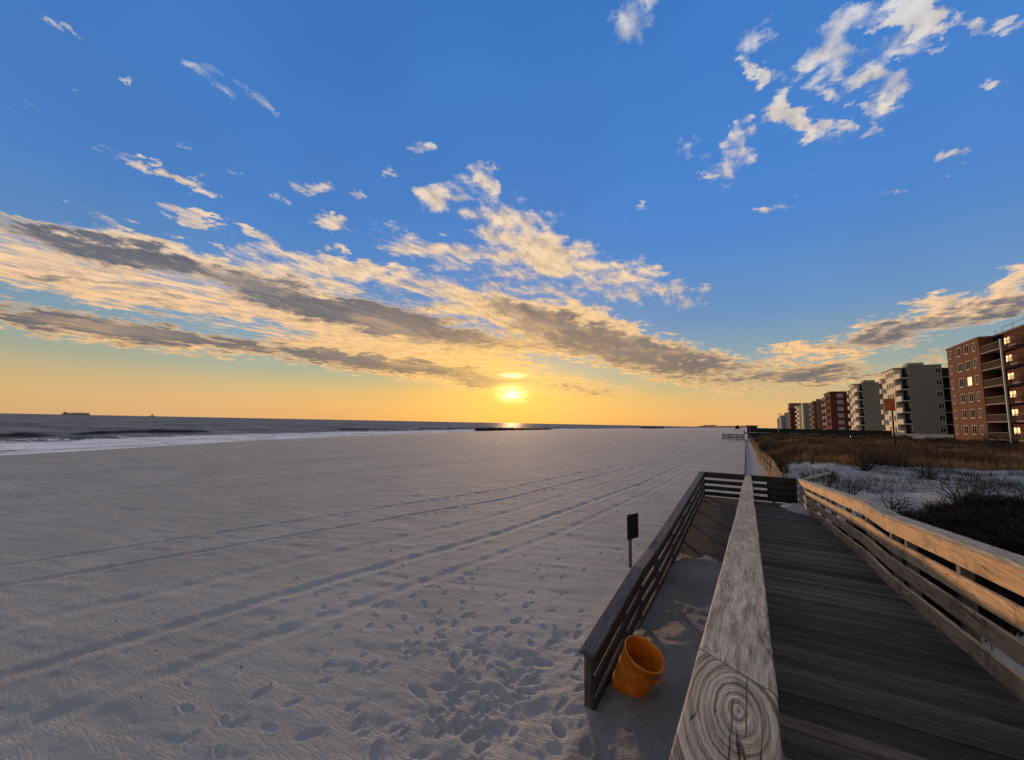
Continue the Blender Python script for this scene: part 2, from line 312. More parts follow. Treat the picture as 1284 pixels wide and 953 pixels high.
def sea_mat():
    m, t, b = newmat('sea_water')
    co = t.node('ShaderNodeTexCoord').outputs['Object']
    off = t.node('ShaderNodeAttribute', attribute_name='off').outputs['Fac']
    foam = t.node('ShaderNodeAttribute', attribute_name='foam').outputs['Fac']
    cst = t.mapping(co, rot=(0,0,R(8)), sc=(1.0, .25, 1))
    nf = t.noise(cst, .35, 6, .7, .6); nf2 = t.noise(co, 1.7, 4, .7)
    nfs = t.math('ADD', t.math('MULTIPLY', nf, .7), t.math('MULTIPLY', nf2, .3))
    f = t.rng(t.math('ADD', foam, t.math('MULTIPLY', t.math('SUBTRACT', nfs, .5), 2.6)), .42, .72)
    b.inputs['Base Color'].default_value = (.02, .03, .035, 1)
    st_ = t.math('MULTIPLY_ADD', t.noise(t.mapping(co, rot=(0,0,R(4)), sc=(1.0, .16, 1)), .12, 5, .7), .5, t.math('MULTIPLY', t.noise(t.mapping(co, rot=(0,0,R(-30)), sc=(.25, 1.0, 1)), .022, 6, .8), .5))
    c = t.mix(t.rng(st_, .40, .60), (.030, .034, .036), (.235, .24, .24)); c = t.mix(f, c, (.90, .90, .91))  # streaks in the water colour stand in for lit and dark wave faces
    t.l.new(c, b.inputs['Base Color'])
    t.l.new(t.rng(f, 0, 1, .30, .75), b.inputs['Roughness'])
    w1 = t.noise(t.mapping(co, rot=(0,0,R(5)), sc=(1, .45, 1)), .32, 5, .65)
    w2 = t.noise(co, 2.4, 4, .65)
    h = t.math('ADD', t.math('MULTIPLY', w1, 2.6), t.math('MULTIPLY', w2, .16))
    bn = t.node('ShaderNodeBump'); bn.inputs['Strength'].default_value = .75; bn.inputs['Distance'].default_value = 1.0
    t.l.new(h, bn.inputs['Height']); t.l.new(bn.outputs[0], b.inputs['Normal'])
    b.inputs['Specular IOR Level'].default_value = 0.0; b.inputs['IOR'].default_value = 1.01
    gl_ = t.node('ShaderNodeBsdfGlossy'); gl_.inputs['Roughness'].default_value = .5; gl_.inputs['Color'].default_value = (.95, .88, .80, 1); t.l.new(bn.outputs[0], gl_.inputs['Normal'])
    lw = t.node('ShaderNodeLayerWeight'); lw.inputs[0].default_value = .5; fc = t.rng(lw.outputs['Facing'], .62, .97)
    c2 = t.mix(fc, t.mix(f, (.028, .033, .034), (.90, .90, .91)), c); t.l.new(c2, b.inputs['Base Color'])  # wave faces turned to the eye get their backlit darkness as colour
    mx = t.node('ShaderNodeMixShader'); t.l.new(t.math('MULTIPLY', t.rng(f, 0, 1, .15, .02), t.math('MULTIPLY_ADD', fc, .92, .08)), mx.inputs[0]); t.l.new(b.outputs[0], mx.inputs[1]); t.l.new(gl_.outputs[0], mx.inputs[2])
    t.l.new(mx.outputs[0], t.n['Material Output'].inputs[0])
    return m
M['sea'] = sea_mat()

# ------------------------------------------------------------------ mesh helpers
def tag(o, label=None, cat=None, group=None, kind=None):
    for k, v in (('label', label), ('category', cat), ('group', group), ('kind', kind)):
        if v: o[k] = v
    return o
def thing(name, label, cat, loc, group=None):
    o = bpy.data.objects.new(name, None); COL.objects.link(o); o.empty_display_size = .2
    o.location = (loc[0], loc[1], loc[2]+CZ); tag(o, label, cat, group); o['_l'] = 0; del o['_l']
    return o
class MB:
    def __init__(s): s.v = []; s.f = []; s.tone = []
    def add(s, vs, fs, tone=1.0):
        n = len(s.v); s.v += [tuple(q) for q in vs]; s.f += [tuple(i+n for i in f) for f in fs]; s.tone += [tone]*len(vs); return s
    def box(s, x0, x1, y0, y1, z0, z1, tone=1.0):
        return s.add([(x0,y0,z0),(x1,y0,z0),(x1,y1,z0),(x0,y1,z0),(x0,y0,z1),(x1,y0,z1),(x1,y1,z1),(x0,y1,z1)],
              [(0,3,2,1),(4,5,6,7),(0,1,5,4),(1,2,6,5),(2,3,7,6),(3,0,4,7)], tone)
    def tube(s, a, b, r0, r1, n=3, cap=False, tone=1.0):
        a = np.array(a, float); b = np.array(b, float); d = b-a; L = np.linalg.norm(d)
        if L < 1e-6: return s
        d /= L; u = np.cross(d, (0,0,1.0)); 
        if np.linalg.norm(u) < .1: u = np.cross(d, (1.0,0,0))
        u /= np.linalg.norm(u); v = np.cross(d, u)
        vs = []
        for c, r in ((a, r0), (b, r1)):
            for i in range(n):
                t = 2*math.pi*i/n; vs.append(c + r*(math.cos(t)*u + math.sin(t)*v))
        fs = [(i, (i+1) % n, n+(i+1) % n, n+i) for i in range(n)]
        if cap: fs += [tuple(range(n))[::-1], tuple(range(n, 2*n))]
        return s.add(vs, fs, tone)
    def lathe(s, prof, n=32, center=(0,0,0)):
        vs = []; fs = []
        for r, z in prof:
            for i in range(n):
                t = 2*math.pi*i/n; vs.append((center[0]+r*math.cos(t), center[1]+r*math.sin(t), center[2]+z))
        for k in range(len(prof)-1):
            for i in range(n): fs.append((k*n+i, k*n+(i+1) % n, (k+1)*n+(i+1) % n, (k+1)*n+i))
        return s.add(vs, fs)
    def build(s, name, mat, parent=None, smooth=False, bevel=0):
        return mesh_obj(name, np.array(s.v, float), s.f, mat, parent, smooth, s.tone, bevel)
def mesh_obj(name, V, Fc, mat, parent=None, smooth=False, tone=None, bevel=0, attrs=None):
    V = np.array(V, float).copy(); V[:, 2] += CZ
    if parent is not None:
        p = parent; loc = np.zeros(3)
        while p is not None: loc += np.array(p.location); p = p.parent
        V -= loc
    me = bpy.data.meshes.new(name)
    if isinstance(Fc, np.ndarray):
        k = Fc.shape[1]
        me.vertices.add(len(V)); me.vertices.foreach_set('co', V.astype(np.float32).ravel())
        me.loops.add(Fc.size); me.loops.foreach_set('vertex_index', Fc.astype(np.int32).ravel())
        me.polygons.add(len(Fc)); me.polygons.foreach_set('loop_start', np.arange(0, Fc.size, k, dtype=np.int32))
        me.update(calc_edges=True)
    else:
        me.from_pydata([tuple(q) for q in V], [], Fc); me.update()
    at = dict(attrs or {})
    if tone is not None and len(tone) == len(V): at['tone'] = tone
    for k, a in at.items():
        A = me.attributes.new(k, 'FLOAT', 'POINT'); A.data.foreach_set('value', np.asarray(a, np.float32))
    if smooth: me.polygons.foreach_set('use_smooth', [True]*len(me.polygons))
    me.materials.append(mat)
    o = bpy.data.objects.new(name, me); COL.objects.link(o)
    if parent is not None: o.parent = parent
    if bevel:
        md = o.modifiers.new('bevel', 'BEVEL'); md.width = bevel; md.segments = 2; md.limit_method = 'ANGLE'
    return o

# value noise
_perm = rng.random((256, 256))
def vnoise(x, y):
    xi = np.floor(x).astype(int); yi = np.floor(y).astype(int); fx = x-xi; fy = y-yi
    fx = fx*fx*(3-2*fx); fy = fy*fy*(3-2*fy)
    p = lambda a, b: _perm[a & 255, b & 255]
    return (p(xi,yi)*(1-fx)+p(xi+1,yi)*fx)*(1-fy) + (p(xi,yi+1)*(1-fx)+p(xi+1,yi+1)*fx)*fy
def fbm(x, y, o=4):
    s = 0; a = 1; t = 0
    for i in range(o):
        s = s + a*vnoise(x*2**i+17*i, y*2**i+31*i); t += a; a *= .5
    return s/t
def sstep(a, b, x): t = np.clip((x-a)/(b-a), 0, 1); return t*t*(3-2*t)

# ------------------------------------------------------------------ terrain: beach, dune, seabed in one sheet
SEA_Z = -5.0
def shore(Y): return np.interp(Y, [-300, 0, 11, 50, 100, 186, 400, 900, 3000, 12000], [-60, -72, -77, -97, -113, -129, -134, -138, -150, -160])
prints = []   # footprints x, y, angle, size, depth
def add_trail(p0, p1, n, jit=.12, depth=.035):
    p0 = np.array(p0); p1 = np.array(p1); d = p1-p0; a = math.atan2(d[1], d[0]); nrm = np.array([-d[1], d[0]])/np.linalg.norm(d)
    for i in range(n):
        q = p0 + d*(i+.5)/n + nrm*(.11 if i % 2 else -.11) + rng.normal(0, jit, 2)*.5
        prints.append((q[0], q[1], a+rng.normal(0, .2), rng.uniform(.07, .105), depth*.8*rng.uniform(.6, 1.2)))
for a, b, n in (((-5.2,2.0),(-3.6,9.0),11), ((-7.5,5.2),(-3.2,5.0),8), ((-4.2,3.2),(-4.4,14.),18), ((-3.4,6),(-3.9,30),34),
                ((-5.0,9),(-6.4,33),34), ((-2.9,10),(-3.2,40),40), ((-6.2,7.5),(-3.0,6.3),6), ((-2.6,2.2),(-6.5,2.6),7), ((-2.3,3.5),(-5.6,7.2),9), ((-4.4,1.6),(-2.4,5.2),8), ((-9,8),(-5.5,6.2),6)):
    add_trail(a, b, n)
for i in range(120):
    q = np.array([-2.6, 4.4]) + rng.normal(0, 1, 2)*np.array([.8, 1.2])
    prints.append((q[0], q[1], rng.uniform(0, 6.28), rng.uniform(.08, .15), rng.uniform(.02, .045)))
for i in range(45):
    q = np.array([-5.0, 5.5]) + rng.normal(0, 1, 2)*np.array([1.3, 1.6])
    prints.append((q[0], q[1], rng.uniform(1.2, 2.4), rng.uniform(.08, .13), rng.uniform(.02, .035)))
for i in range(110):
    prints.append((rng.uniform(-1.5, -.2), rng.uniform(2.5, 10), rng.uniform(1.2, 1.9), rng.uniform(.1, .15), rng.uniform(.012, .03)))
tracks = [([(-15.0,-3),(-14.1,2.3),(-10.6,18.2),(-7.85,55.9),(-6,110)], .10, .028), ([(-13.4,-3),(-12.5,2.1),(-9.24,15.9),(-6.6,52),(-5,110)], .10, .030),
          ([(-8.5,-2),(-8.2,1.5),(-7.7,4.6),(-6.5,11.1),(-5.3,24),(-4.4,60)], .13, .028), ([(-6.9,-2),(-6.7,2.2),(-6.2,5),(-5.1,11.5),(-4.2,24),(-3.4,60)], .12, .018),
          ([(-10.4,-2),(-10,2.2),(-9.2,6),(-8,12),(-6.8,25),(-5,70)], .16, .018), ([(-26,0),(-22,20),(-15,60),(-11,120)], .2, .03), ([(-33,5),(-29,30),(-22,80),(-15,150)], .25, .03)]
def ground(X, Y, detail=True):
    X = np.asarray(X, float); Y = np.asarray(Y, float)
    xs = shore(Y)
    t = np.clip((xs+38-X)/38, 0, None)
    z = -3.3 - 1.75*np.minimum(t, 1)**1.4 - .035*np.clip(xs-X, 0, 160)
    z = z + .05*(fbm(X/9, Y/14, 2)-.5)*np.clip((X-xs)/20, 0, 1)
    # dune side
    rise = sstep(2.0, 7.0, X)*(1.0-.0*Y) 
    rise2 = sstep(.9, 4.5, X)
    k = sstep(24, 34, Y)
    up = (1-k)*rise*.85 + k*rise2*.85
    bumpy = .9*(fbm(X/5+3, Y/6+9, 4)-.5) + .35*(fbm(X/1.3, Y/1.5, 3)-.5)
    amp = sstep(1.9, 6, X)*np.interp(X, [0, 12, 32, 80], [1, .9, .5, .2])
    z = z + up + amp*bumpy + .25*sstep(22, 30, X)*sstep(20, 60, Y)
    z = z + (.12 + .16*(fbm(X*1.1+2, Y*.8, 3)-.5))*sstep(-2.6, -1.4, X)*(1-sstep(10, 14, Y))*(1-sstep(.3, 1.2, X))
    if detail:
        r = np.hypot(X, Y)
        nearm = r < 75
        x = X[nearm]; y = Y[nearm]; zz = np.zeros_like(x)
        rp = .012*(fbm(x*1.3+y*.55, (y*3.6-x*1.3), 3)-.5)*2
        zz += rp + .016*(fbm(x*.9, y*1.4, 2)-.5) + .05*(fbm(x*4, y*4, 3)-.5)*(x > -1.7)*(x < .5)
        beach = (1-sstep(1.0, 2.0, x))
        messy = np.exp(-((x+2.3)/1.5)**2-((y-4.0)/2.4)**2)
        zz += messy*.05*(fbm(x*5+5, y*5, 3)-.5)
        for pts, wd, dp in tracks:
            P = np.array(pts); cx = np.interp(y, P[:,1], P[:,0]); 
            sl = np.interp(y, (P[1:,1]+P[:-1,1])/2, np.diff(P[:,0])/np.diff(P[:,1]))
            d = (x-cx-.05*(fbm(y*.6, y*0+pts[0][0], 2)-.5))/np.sqrt(1+sl**2)
            kk = .85+.3*fbm(y*.3+3, y*0+9, 2)
            zz += .6*kk*(-dp*np.exp(-(d/wd)**2) + dp*.55*np.exp(-((np.abs(d)-wd*2.0)/(wd*.7))**2))*beach
        for px_, py_, a, s, dp in prints:
            m = (np.abs(x-px_) < .6) & (np.abs(y-py_) < .6)
            if not m.any(): continue
            u = (x[m]-px_)*math.cos(a)+(y[m]-py_)*math.sin(a); v = -(x[m]-px_)*math.sin(a)+(y[m]-py_)*math.cos(a)
            q = np.sqrt((u/s)**2+(v/(s*.42))**2)
            zz[m] += dp*.5*(-np.exp(-q**5*.8) + .35*np.exp(-((q-1.35+.2*math.cos(a*5))/.3)**2)*(.3+.7*(u > 0)))
        z = z.copy(); z[nearm] += zz
    return z
def gz(x, y): return float(ground(np.array([x]), np.array([y]), False)[0])
_T = np.geomspace(1.5, 400, 900)
def hit(px, py):
    P = ray(px, py)[None]*_T[:, None]
    k = np.argmax(P[:, 2] < ground(P[:, 0], P[:, 1], False)); return P[k]

def polar(angs, rads):
    A, Rr = np.meshgrid(angs, rads, indexing='ij')
    return Rr*np.sin(A), Rr*np.cos(A)
def grid_faces(n, m):
    i = np.arange(n-1)[:, None]*m + np.arange(m-1)[None]
    return np.stack([i, i+1, i+m+1, i+m], -1).reshape(-1, 4)
angs = np.radians(np.concatenate([np.arange(-180, -86, 3.0), np.arange(-86, 28, .13), np.arange(28, 180.1, 3.0)]))
rads = np.concatenate([[0.05, .6, 1.0], np.geomspace(1.3, 75, 640), np.geomspace(76, 9000, 120)])
GX, GY = polar(angs, rads)
GZ = ground(GX.ravel(), GY.ravel()).reshape(GX.shape)
offs = (GX-shore(GY)).ravel()
wet = np.clip(1-sstep(2, 20, offs + 9*(fbm(GX.ravel()/6, GY.ravel()/22, 3)-.5)), 0, 1)*(offs > -400)
tide = .35*np.exp(-((offs-24-5*(fbm(GY.ravel()/30, GX.ravel()/60, 2)-.5))/1.4)**2)
lane_shade = .80*sstep(-1.75, -1.55, GX.ravel())*(1-sstep(.5, 1.0, GX.ravel()))*(1-sstep(11, 14, GY.ravel()))*(GY.ravel() > 0)*(.6+.8*fbm(GX.ravel()*2, GY.ravel()*1.3, 3))  # mask of the shade painted on the left lane's sand
lane_shade = np.clip(lane_shade, 0, .95)
Fg = grid_faces(*GX.shape)[:, ::-1]
g_ = mesh_obj('ground', np.stack([GX.ravel(), GY.ravel(), GZ.ravel()], 1), Fg, M['sand'], smooth=True, attrs={'wet': np.clip(wet+tide, 0, 1), 'lane_shade': lane_shade})
tag(g_, kind='structure')

# ------------------------------------------------------------------ sea
angs = np.radians(np.concatenate([np.arange(-180, -92, 2.0), np.arange(-92, 2, .2), np.arange(2, 8, 1.0)]))
rads = np.concatenate([np.geomspace(58, 500, 420), np.geomspace(510, 45000, 130)])
SX, SY = polar(angs, rads)
so = (shore(SY)-SX)
wob = 9*(fbm(SY/38, SX*0+2, 3)-.5)
def ridge(o, c, wf, wb, h): d = o-c; return h*np.exp(-(np.where(d < 0, d/wf, d/wb))**2)
brk = sstep(.36, .55, fbm(SY/20+4, SX*0+7, 2))
br = ridge(so+wob, 50, 1.4, 3.2, 1.0)*brk*(.75+.5*fbm(SY/5, SX*0+3, 2)) + ridge(so+wob*.7, 31, 1.2, 4, .45)*sstep(.4, .6, fbm(SY/17+1, SX*0+3, 2)) + ridge(so+wob*1.5, 72, 3, 7, .75)*sstep(.45, .65, fbm(SY/40+8, SX*0+5, 2))
swell = .30*np.sin((so+wob*2)/5.5)*sstep(40, 80, so) + .35*(fbm(SX/9, SY/24, 3)-.5)*sstep(20, 60, so)*(np.hypot(SX, SY) < 900)
SZ = SEA_Z + br + swell + .22*(fbm(SX/3, SY/6, 3)-.5)
fo = .70*(1-sstep(22, 48, so+wob*.7)) + .35*np.exp(-((so+wob-46)/3)**2)*(1-brk*.7) + .30*np.exp(-((so+wob-56)/5)**2)*(1-brk)
fo = fo + .32*np.exp(-((so+wob*1.3-95)/9)**2)*sstep(.5, .7, fbm(SY/30, SX*0+11, 2)) - .25*np.exp(-((so+wob-48.5)/2.0)**2)*brk + .42*np.exp(-((so+wob-51.5)/1.2)**2)*brk*sstep(.45, .6, fbm(SY/7, SX*0+21, 2))
Fs = grid_faces(*SX.shape)[:, ::-1]
keep = (so.ravel()[Fs] > -14).any(1)
Fs = Fs[keep]
used = np.unique(Fs); remap = -np.ones(SX.size, int); remap[used] = np.arange(len(used))
s_ = mesh_obj('sea', np.stack([SX.ravel(), SY.ravel(), SZ.ravel()], 1)[used], remap[Fs], M['sea'], smooth=True, attrs={'off': so.ravel()[used], 'foam': np.clip(fo, 0, 1).ravel()[used]})
tag(s_, kind='structure')

# ------------------------------------------------------------------ the wooden ramp
def prof(pts): P = np.array(pts); return lambda y: np.interp(y, P[:,0], P[:,1])
zc = prof([(-4,-.26),(1,-.635),(4,-.85),(7.2,-1.10),(8.5,-1.125),(18.5,-1.85)])
zl = prof([(4.7,-2.62),(7.27,-2.40),(8.8,-2.38),(18.5,-1.85)])
YF = 18.5
def beam(mb, x0, x1, y0, y1, zf, drop, h, ch=.006, wave=.002, skew=0.0, step=.25, seed=0):
    """a board running along Y whose top follows zf(y)-drop, with eased edges; skew slants its two ends"""
    n = max(2, int(abs(y1-y0)/step)+1); ys = np.linspace(y0, y1, n); vs = []; fs = []
    r = np.random.default_rng(seed+int(abs(x0)*1000)+int(drop*977)+int(y0*31+9999))
    ph = r.uniform(0, 99)
    for i, y in enumerate(ys):
        z = float(zf(y))-drop
        w1 = wave*(float(fbm(np.array([y*2+ph]), np.array([1.]))[0])-.5)*2; w2 = wave*(float(fbm(np.array([y*2+ph]), np.array([7.]))[0])-.5)*2
        a, b = x0+w1, x1+w2
        for (x, zz) in ((a+ch, z), (b-ch, z), (b, z-ch), (b, z-h+ch), (b-ch, z-h), (a+ch, z-h), (a, z-h+ch), (a, z-ch)):
            t = (x-x0)/(x1-x0)
            yy = y + (skew*(t-.5) if i in (0, n-1) else 0)
            vs.append((x, yy, zz + w1*.6))
    for i in range(n-1):
        for k in range(8): fs.append((i*8+k, i*8+(k+1) % 8, (i+1)*8+(k+1) % 8, (i+1)*8+k))
    fs.append(tuple(range(8))); fs.append(tuple(range((n-1)*8, n*8))[::-1])
    fs = [f[::-1] for f in fs]
    return mb.add(vs, fs)

ramp = thing('beach_ramp', 'dark plank switchback ramp, sand drifted over its lower lane', 'ramp', (0, 9, -3.3))
mb = MB()
y = -3.5
while y < YF-.05:
    wd = .138; tone = rng.choice([.45, .7, .9, 1.1, 1.35, 1.7])*rng.uniform(.9, 1.1); zt = [float(zc(q))-.95 for q in (y, y+wd)]; dzp = rng.uniform(-.003, .003)
    xa, xb = .03+rng.uniform(-.006,.006), 1.56
    vs = [(xa,y,zt[0]+dzp),(xb,y,zt[0]+dzp),(xb,y+wd,zt[1]+dzp),(xa,y+wd,zt[1]+dzp),(xa,y,zt[0]-.04),(xb,y,zt[0]-.04),(xb,y+wd,zt[1]-.04),(xa,y+wd,zt[1]-.04)]
    mb.add(vs, [(0,1,2,3),(4,7,6,5),(0,4,5,1),(1,5,6,2),(2,6,7,3),(3,7,4,0)], tone); 
    for xn in (.12, .78, 1.47):
        for yn in (.04, .10):
            if rng.random() < .1: continue
            zz = zt[0]+(zt[1]-zt[0])*yn/wd+dzp+.0012
            mb.add([(xn+.005*math.cos(k_)+.006*dzp, y+yn+.005*math.sin(k_), zz) for k_ in np.arange(6)*1.0472], [(0,1,2,3,4,5)], .12)
    y += wd+.007
mb.build('upper_deck', M['deck'], ramp)
mb = MB(); y = 4.6
while y < YF-.05:
    wd = .138; tone = rng.uniform(.6, 1.3); zt = [float(zl(q))-.95 for q in (y, y+wd)]
    xa, xb = -1.74, -.13 if y < 17 else .02
    vs = [(xa,y,zt[0]),(xb,y,zt[0]),(xb,y+wd,zt[1]),(xa,y+wd,zt[1]),(xa,y,zt[0]-.04),(xb,y,zt[0]-.04),(xb,y+wd,zt[1]-.04),(xa,y+wd,zt[1]-.04)]
    mb.add(vs, [(0,1,2,3),(4,7,6,5),(0,4,5,1),(1,5,6,2),(2,6,7,3),(3,7,4,0)], tone); y += wd+.007
mb.build('lower_deck', M['deck'], ramp)
for xj in (.1, .8, 1.5):
    m1 = MB(); beam(m1, xj-.02, xj+.02, -3.5, YF, zc, .993, .19, wave=0, step=.8); m1.build('joist', M['darkboard'], ramp)
for xj in (-1.68, -.2):
    m1 = MB(); beam(m1, xj-.02, xj+.02, 8.0, YF, zl, .993, .16, wave=0, step=.8); m1.build('joist', M['darkboard'], ramp)

ROWS = ((.042, .168), (.295, .15), (.53, .15), (.765, .15))
ROWS_T = ((.042, .168), (.212, .24), (.454, .24), (.696, .24))  # unseen middle-rail boards, closed up to keep sun stripes off the deck
def railing(label, xcap, wcap, xb0, xb1, xp0, xp1, zf, y0, y1, cuts, posts, mats, depth=.98, skews=None, capmats=None, rows=ROWS):
    t = thing('railing', label, 'railing', (xcap, (y0+y1)/2, float(zf((y0+y1)/2))-1.0))
    ys = [y0]+list(cuts)+[y1]
    for i in range(len(ys)-1):
        m = MB(); sk = 0
        dxo = ((i*37) % 5-2)*.0015
        a = ys[i]+(.004 if i else 0); b = ys[i+1]-.002
        n = max(2, int(abs(b-a)/.12))
        beam(m, xcap-wcap/2+dxo, xcap+wcap/2+dxo, a, b, zf, -.0015*(i % 2), .04, ch=.005, wave=.003, step=.12, seed=i)
        if skews:
            # slant the shared joint
            V = m.v
            for ring, s in ((0, skews.get(i, 0)), (len(V)//8-1, skews.get(i+1, 0))):
                if s:
                    for k in range(8):
                        x, yy, z = V[ring*8+k]; V[ring*8+k] = (x, yy+s*((x-xcap)/wcap), z)
        m.build('cap_board', (capmats or {}).get(i, mats[0]), t, smooth=False)
    segs = [y0]+[c for c in (7.2, 8.5) if y0 < c < y1]+[y1]
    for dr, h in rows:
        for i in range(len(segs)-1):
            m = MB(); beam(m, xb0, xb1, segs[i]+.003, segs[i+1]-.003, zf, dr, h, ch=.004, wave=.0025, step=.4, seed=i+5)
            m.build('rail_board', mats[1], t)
    for yp in posts:
        m = MB(); z = float(zf(yp)); m.box(xp0, xp1, yp-.045, yp+.045, min(z-1.35, gz(xp0, yp)-.3), z-.043)
        m.build('post', mats[2], t, bevel=.004)
    return t
kx, ky, _ = onz(926, 893, -.645)
M['knotcap'] = wood('knotty_cap', (.05, .045, .038), (.42, .39, .34), bump=1.0, knot=(0, 0, .021, .056), fine=1.0, splits=[(-.012, -.5, .05), (.016, -.10, .30)])
XC = -.055
railc = railing('grey weathered middle railing with knotty cap board dividing the two ramp lanes', XC, .19, XC+.03, XC+.068, XC-.045, XC+.028, zc, -3.4, YF-.12,
        [1.33, 3.72, 6.25, 8.0, 11.2, 14.6], [-2.4, -.9, .75, 2.3, 4.0, 5.6, 7.3, 8.5, 10.2, 11.9, 13.6, 15.3, 17.0],
        (M['cap'], M['board'], M['post']), skews={1: -.13}, capmats={0: M['knotcap']}, rows=ROWS_T)
# re-centre the knotty cap's own coordinates on its knot
for o in railc.children:
    if o.data.materials[0] == M['knotcap']:
        off = Vector((kx, ky, zc(ky)+CZ)) - railc.location
        o.data.transform(Matrix.Translation(-off)); o.location = off
# cracks of real depth are cut as thin dark slots: slim grooves proud by nothing, laid as recessed strips
railr = railing('sunlit right railing of wide tan boards along the upper lane', 1.60, .19, 1.515, 1.555, 1.558, 1.645, zc, -3.4, YF,
        [1.2, 4.9, 7.2, 8.5, 13.0], [-2.8, -1.2, .4, 2.0, 3.6, 5.2, 6.6, 7.2, 8.5, 10.1, 11.7, 13.3, 14.9, 16.5, 18.2],
        (M['cap'], M['board'], M['post']))
raill = railing('backlit dark left railing on the beach side, end post sunk in sand', -1.70, .19, -1.655, -1.615, -1.745, -1.66, zl, 4.75, YF,
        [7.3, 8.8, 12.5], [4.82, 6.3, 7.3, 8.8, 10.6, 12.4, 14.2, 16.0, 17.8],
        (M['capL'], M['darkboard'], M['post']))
# railing closing the far landing
t = thing('railing', 'backlit dark cross railing closing the far end of the ramp landing', 'railing', (0, YF, -4.2))
def xbeam(x0, x1, y0, y1, z1, h, name, mat, par, bevel=.004):
    m = MB(); m.box(x0, x1, y0, y1, z1-h, z1); return m.build(name, mat, par, bevel=bevel)
xbeam(-1.80, 1.70, YF+.002, YF+.19, -1.845, .04, 'cap_board', M['darkboardX'], t)
for dr, h in ROWS:
    xbeam(-1.74, 1.5, YF+.03, YF+.07, -1.85-dr, h, 'rail_board', M['darkboardX'], t)
for xp in (-1.66, -.05, .75, 1.46):
    m = MB(); m.box(xp-.045, xp+.045, YF+.073, YF+.16, -3.6, -1.89); m.build('post', M['post'], t, bevel=.004)
m = MB(); m.box(.55, 1.46, YF+.075, YF+.10, -2.78, -1.9); m.build('backing_panel', M['darkboardX'], t)
t = thing('railing', 'short pale railing stub running away from the far right corner', 'railing', (2.0, YF+1.2, -2.6))
m = MB(); m.add([(1.66,YF+.2,-1.84),(1.86,YF+.2,-1.84),(2.95,YF+3.0,-1.80),(2.75,YF+3.0,-1.80),(1.66,YF+.2,-1.89),(1.86,YF+.2,-1.89),(2.95,YF+3.0,-1.85),(2.75,YF+3.0,-1.85)],
   [(0,1,2,3),(4,7,6,5),(0,4,5,1),(1,5,6,2),(2,6,7,3),(3,7,4,0)]); m.build('cap_board', M['cap'], t)
for q in (.15, .9):
    m = MB(); xx, yy = 1.76+q*1.09, YF+.2+2.8*q; m.box(xx-.045, xx+.045, yy-.045, yy+.045, -3.2, -1.86); m.build('post', M['post'], t)

# wind-blown sand lying on the landing and along the middle railing
def drift(name, fn, x0, x1, y0, y1, base, n=90, m_=140):
    xs = np.linspace(x0, x1, n); ys = np.linspace(y0, y1, m_); X, Y = np.meshgrid(xs, ys, indexing='ij')
    H = fn(X, Y) + .02*(fbm(X*6, Y*6, 3)-.5)
    Z = base(Y) + H
    Fc = grid_faces(n, m_)
    k = (H.ravel()[Fc] > 0).any(1)
    V = np.stack([X.ravel(), Y.ravel(), np.maximum(Z.ravel(), base(Y.ravel())-.02)], 1)
    return tag(mesh_obj(name, V, Fc[k], M['sand'], smooth=True, attrs={'wet': np.zeros(X.size)}), 'pale wind-blown sand heaped in the far right corner of the landing', 'sand', None, 'stuff')
drift('sand_drift', lambda X, Y: .17*np.exp(-((X-1.5)/.55)**2-((Y-17.3)/1.9)**2) - .05, .0, 1.52, 13, 18.4, lambda Y: zc(Y)-.95)
d2 = drift('sand_drift', lambda X, Y: .10*np.exp(-((Y-9.6)/2.0)**2)*(fbm(X*3+1, Y*2.2, 3)*1.3-.15) - .0 + .085*np.exp(-((X+.2)/.26)**2)*(.6+.8*fbm(Y*.9, Y*0, 2)) - .035, -1.6, -.13, 8.2, 17.4, lambda Y: zl(Y)-.95)
d2['label'] = 'thin ribbon of sand on the lower deck beside the middle railing'

# ------------------------------------------------------------------ orange barrel
M['barrel'] = simple('orange_plastic', (.62, .17, .008), .5, var=.22, sc=7, bump=.25, spec=.4)
M['barrelin'] = simple('orange_plastic_inside', (.6, .1, .008), .5, var=.1)
bx, by = -1.385, 5.36
bar = thing('trash_barrel', 'orange plastic barrel without lid, tilted and half buried inside the left railing', 'barrel', (bx, by, -3.2))
def tilt(o, rot): o.rotation_euler = rot
m = MB(); m.lathe([(.0,-.25),(.235,-.25),(.25,-.2),(.262,.1),(.278,.44),(.286,.60),(.296,.61),(.296,.635),(.288,.64),(.276,.635),(.27,.60),(.262,.44),(.245,.0),(.235,-.18),(0,-.18)], 40, (bx, by, -3.2))
b_ = m.build('shell', M['barrel'], bar, smooth=True)
for a in (-.35,):
    m = MB(); ca, sa = math.cos(a), math.sin(a)
    for q in (-.07, .07):
        ox, oy = bx-sa*q, by+ca*q
        m.tube((ox+ca*.275, oy+sa*.275, -3.2+.50), (ox+ca*.325, oy+sa*.325, -3.2+.50), .012, .012, 6, True)
    m.tube((bx-sa*-.085+ca*.325, by+ca*-.085+sa*.325, -2.7), (bx-sa*.085+ca*.325, by+ca*.085+sa*.325, -2.7), .012, .012, 6, True)
    m.build('handle', M['barrel'], bar, smooth=True)
bar.rotation_euler = (R(10), R(24), 0); bar.scale = (.83, .83, .86)

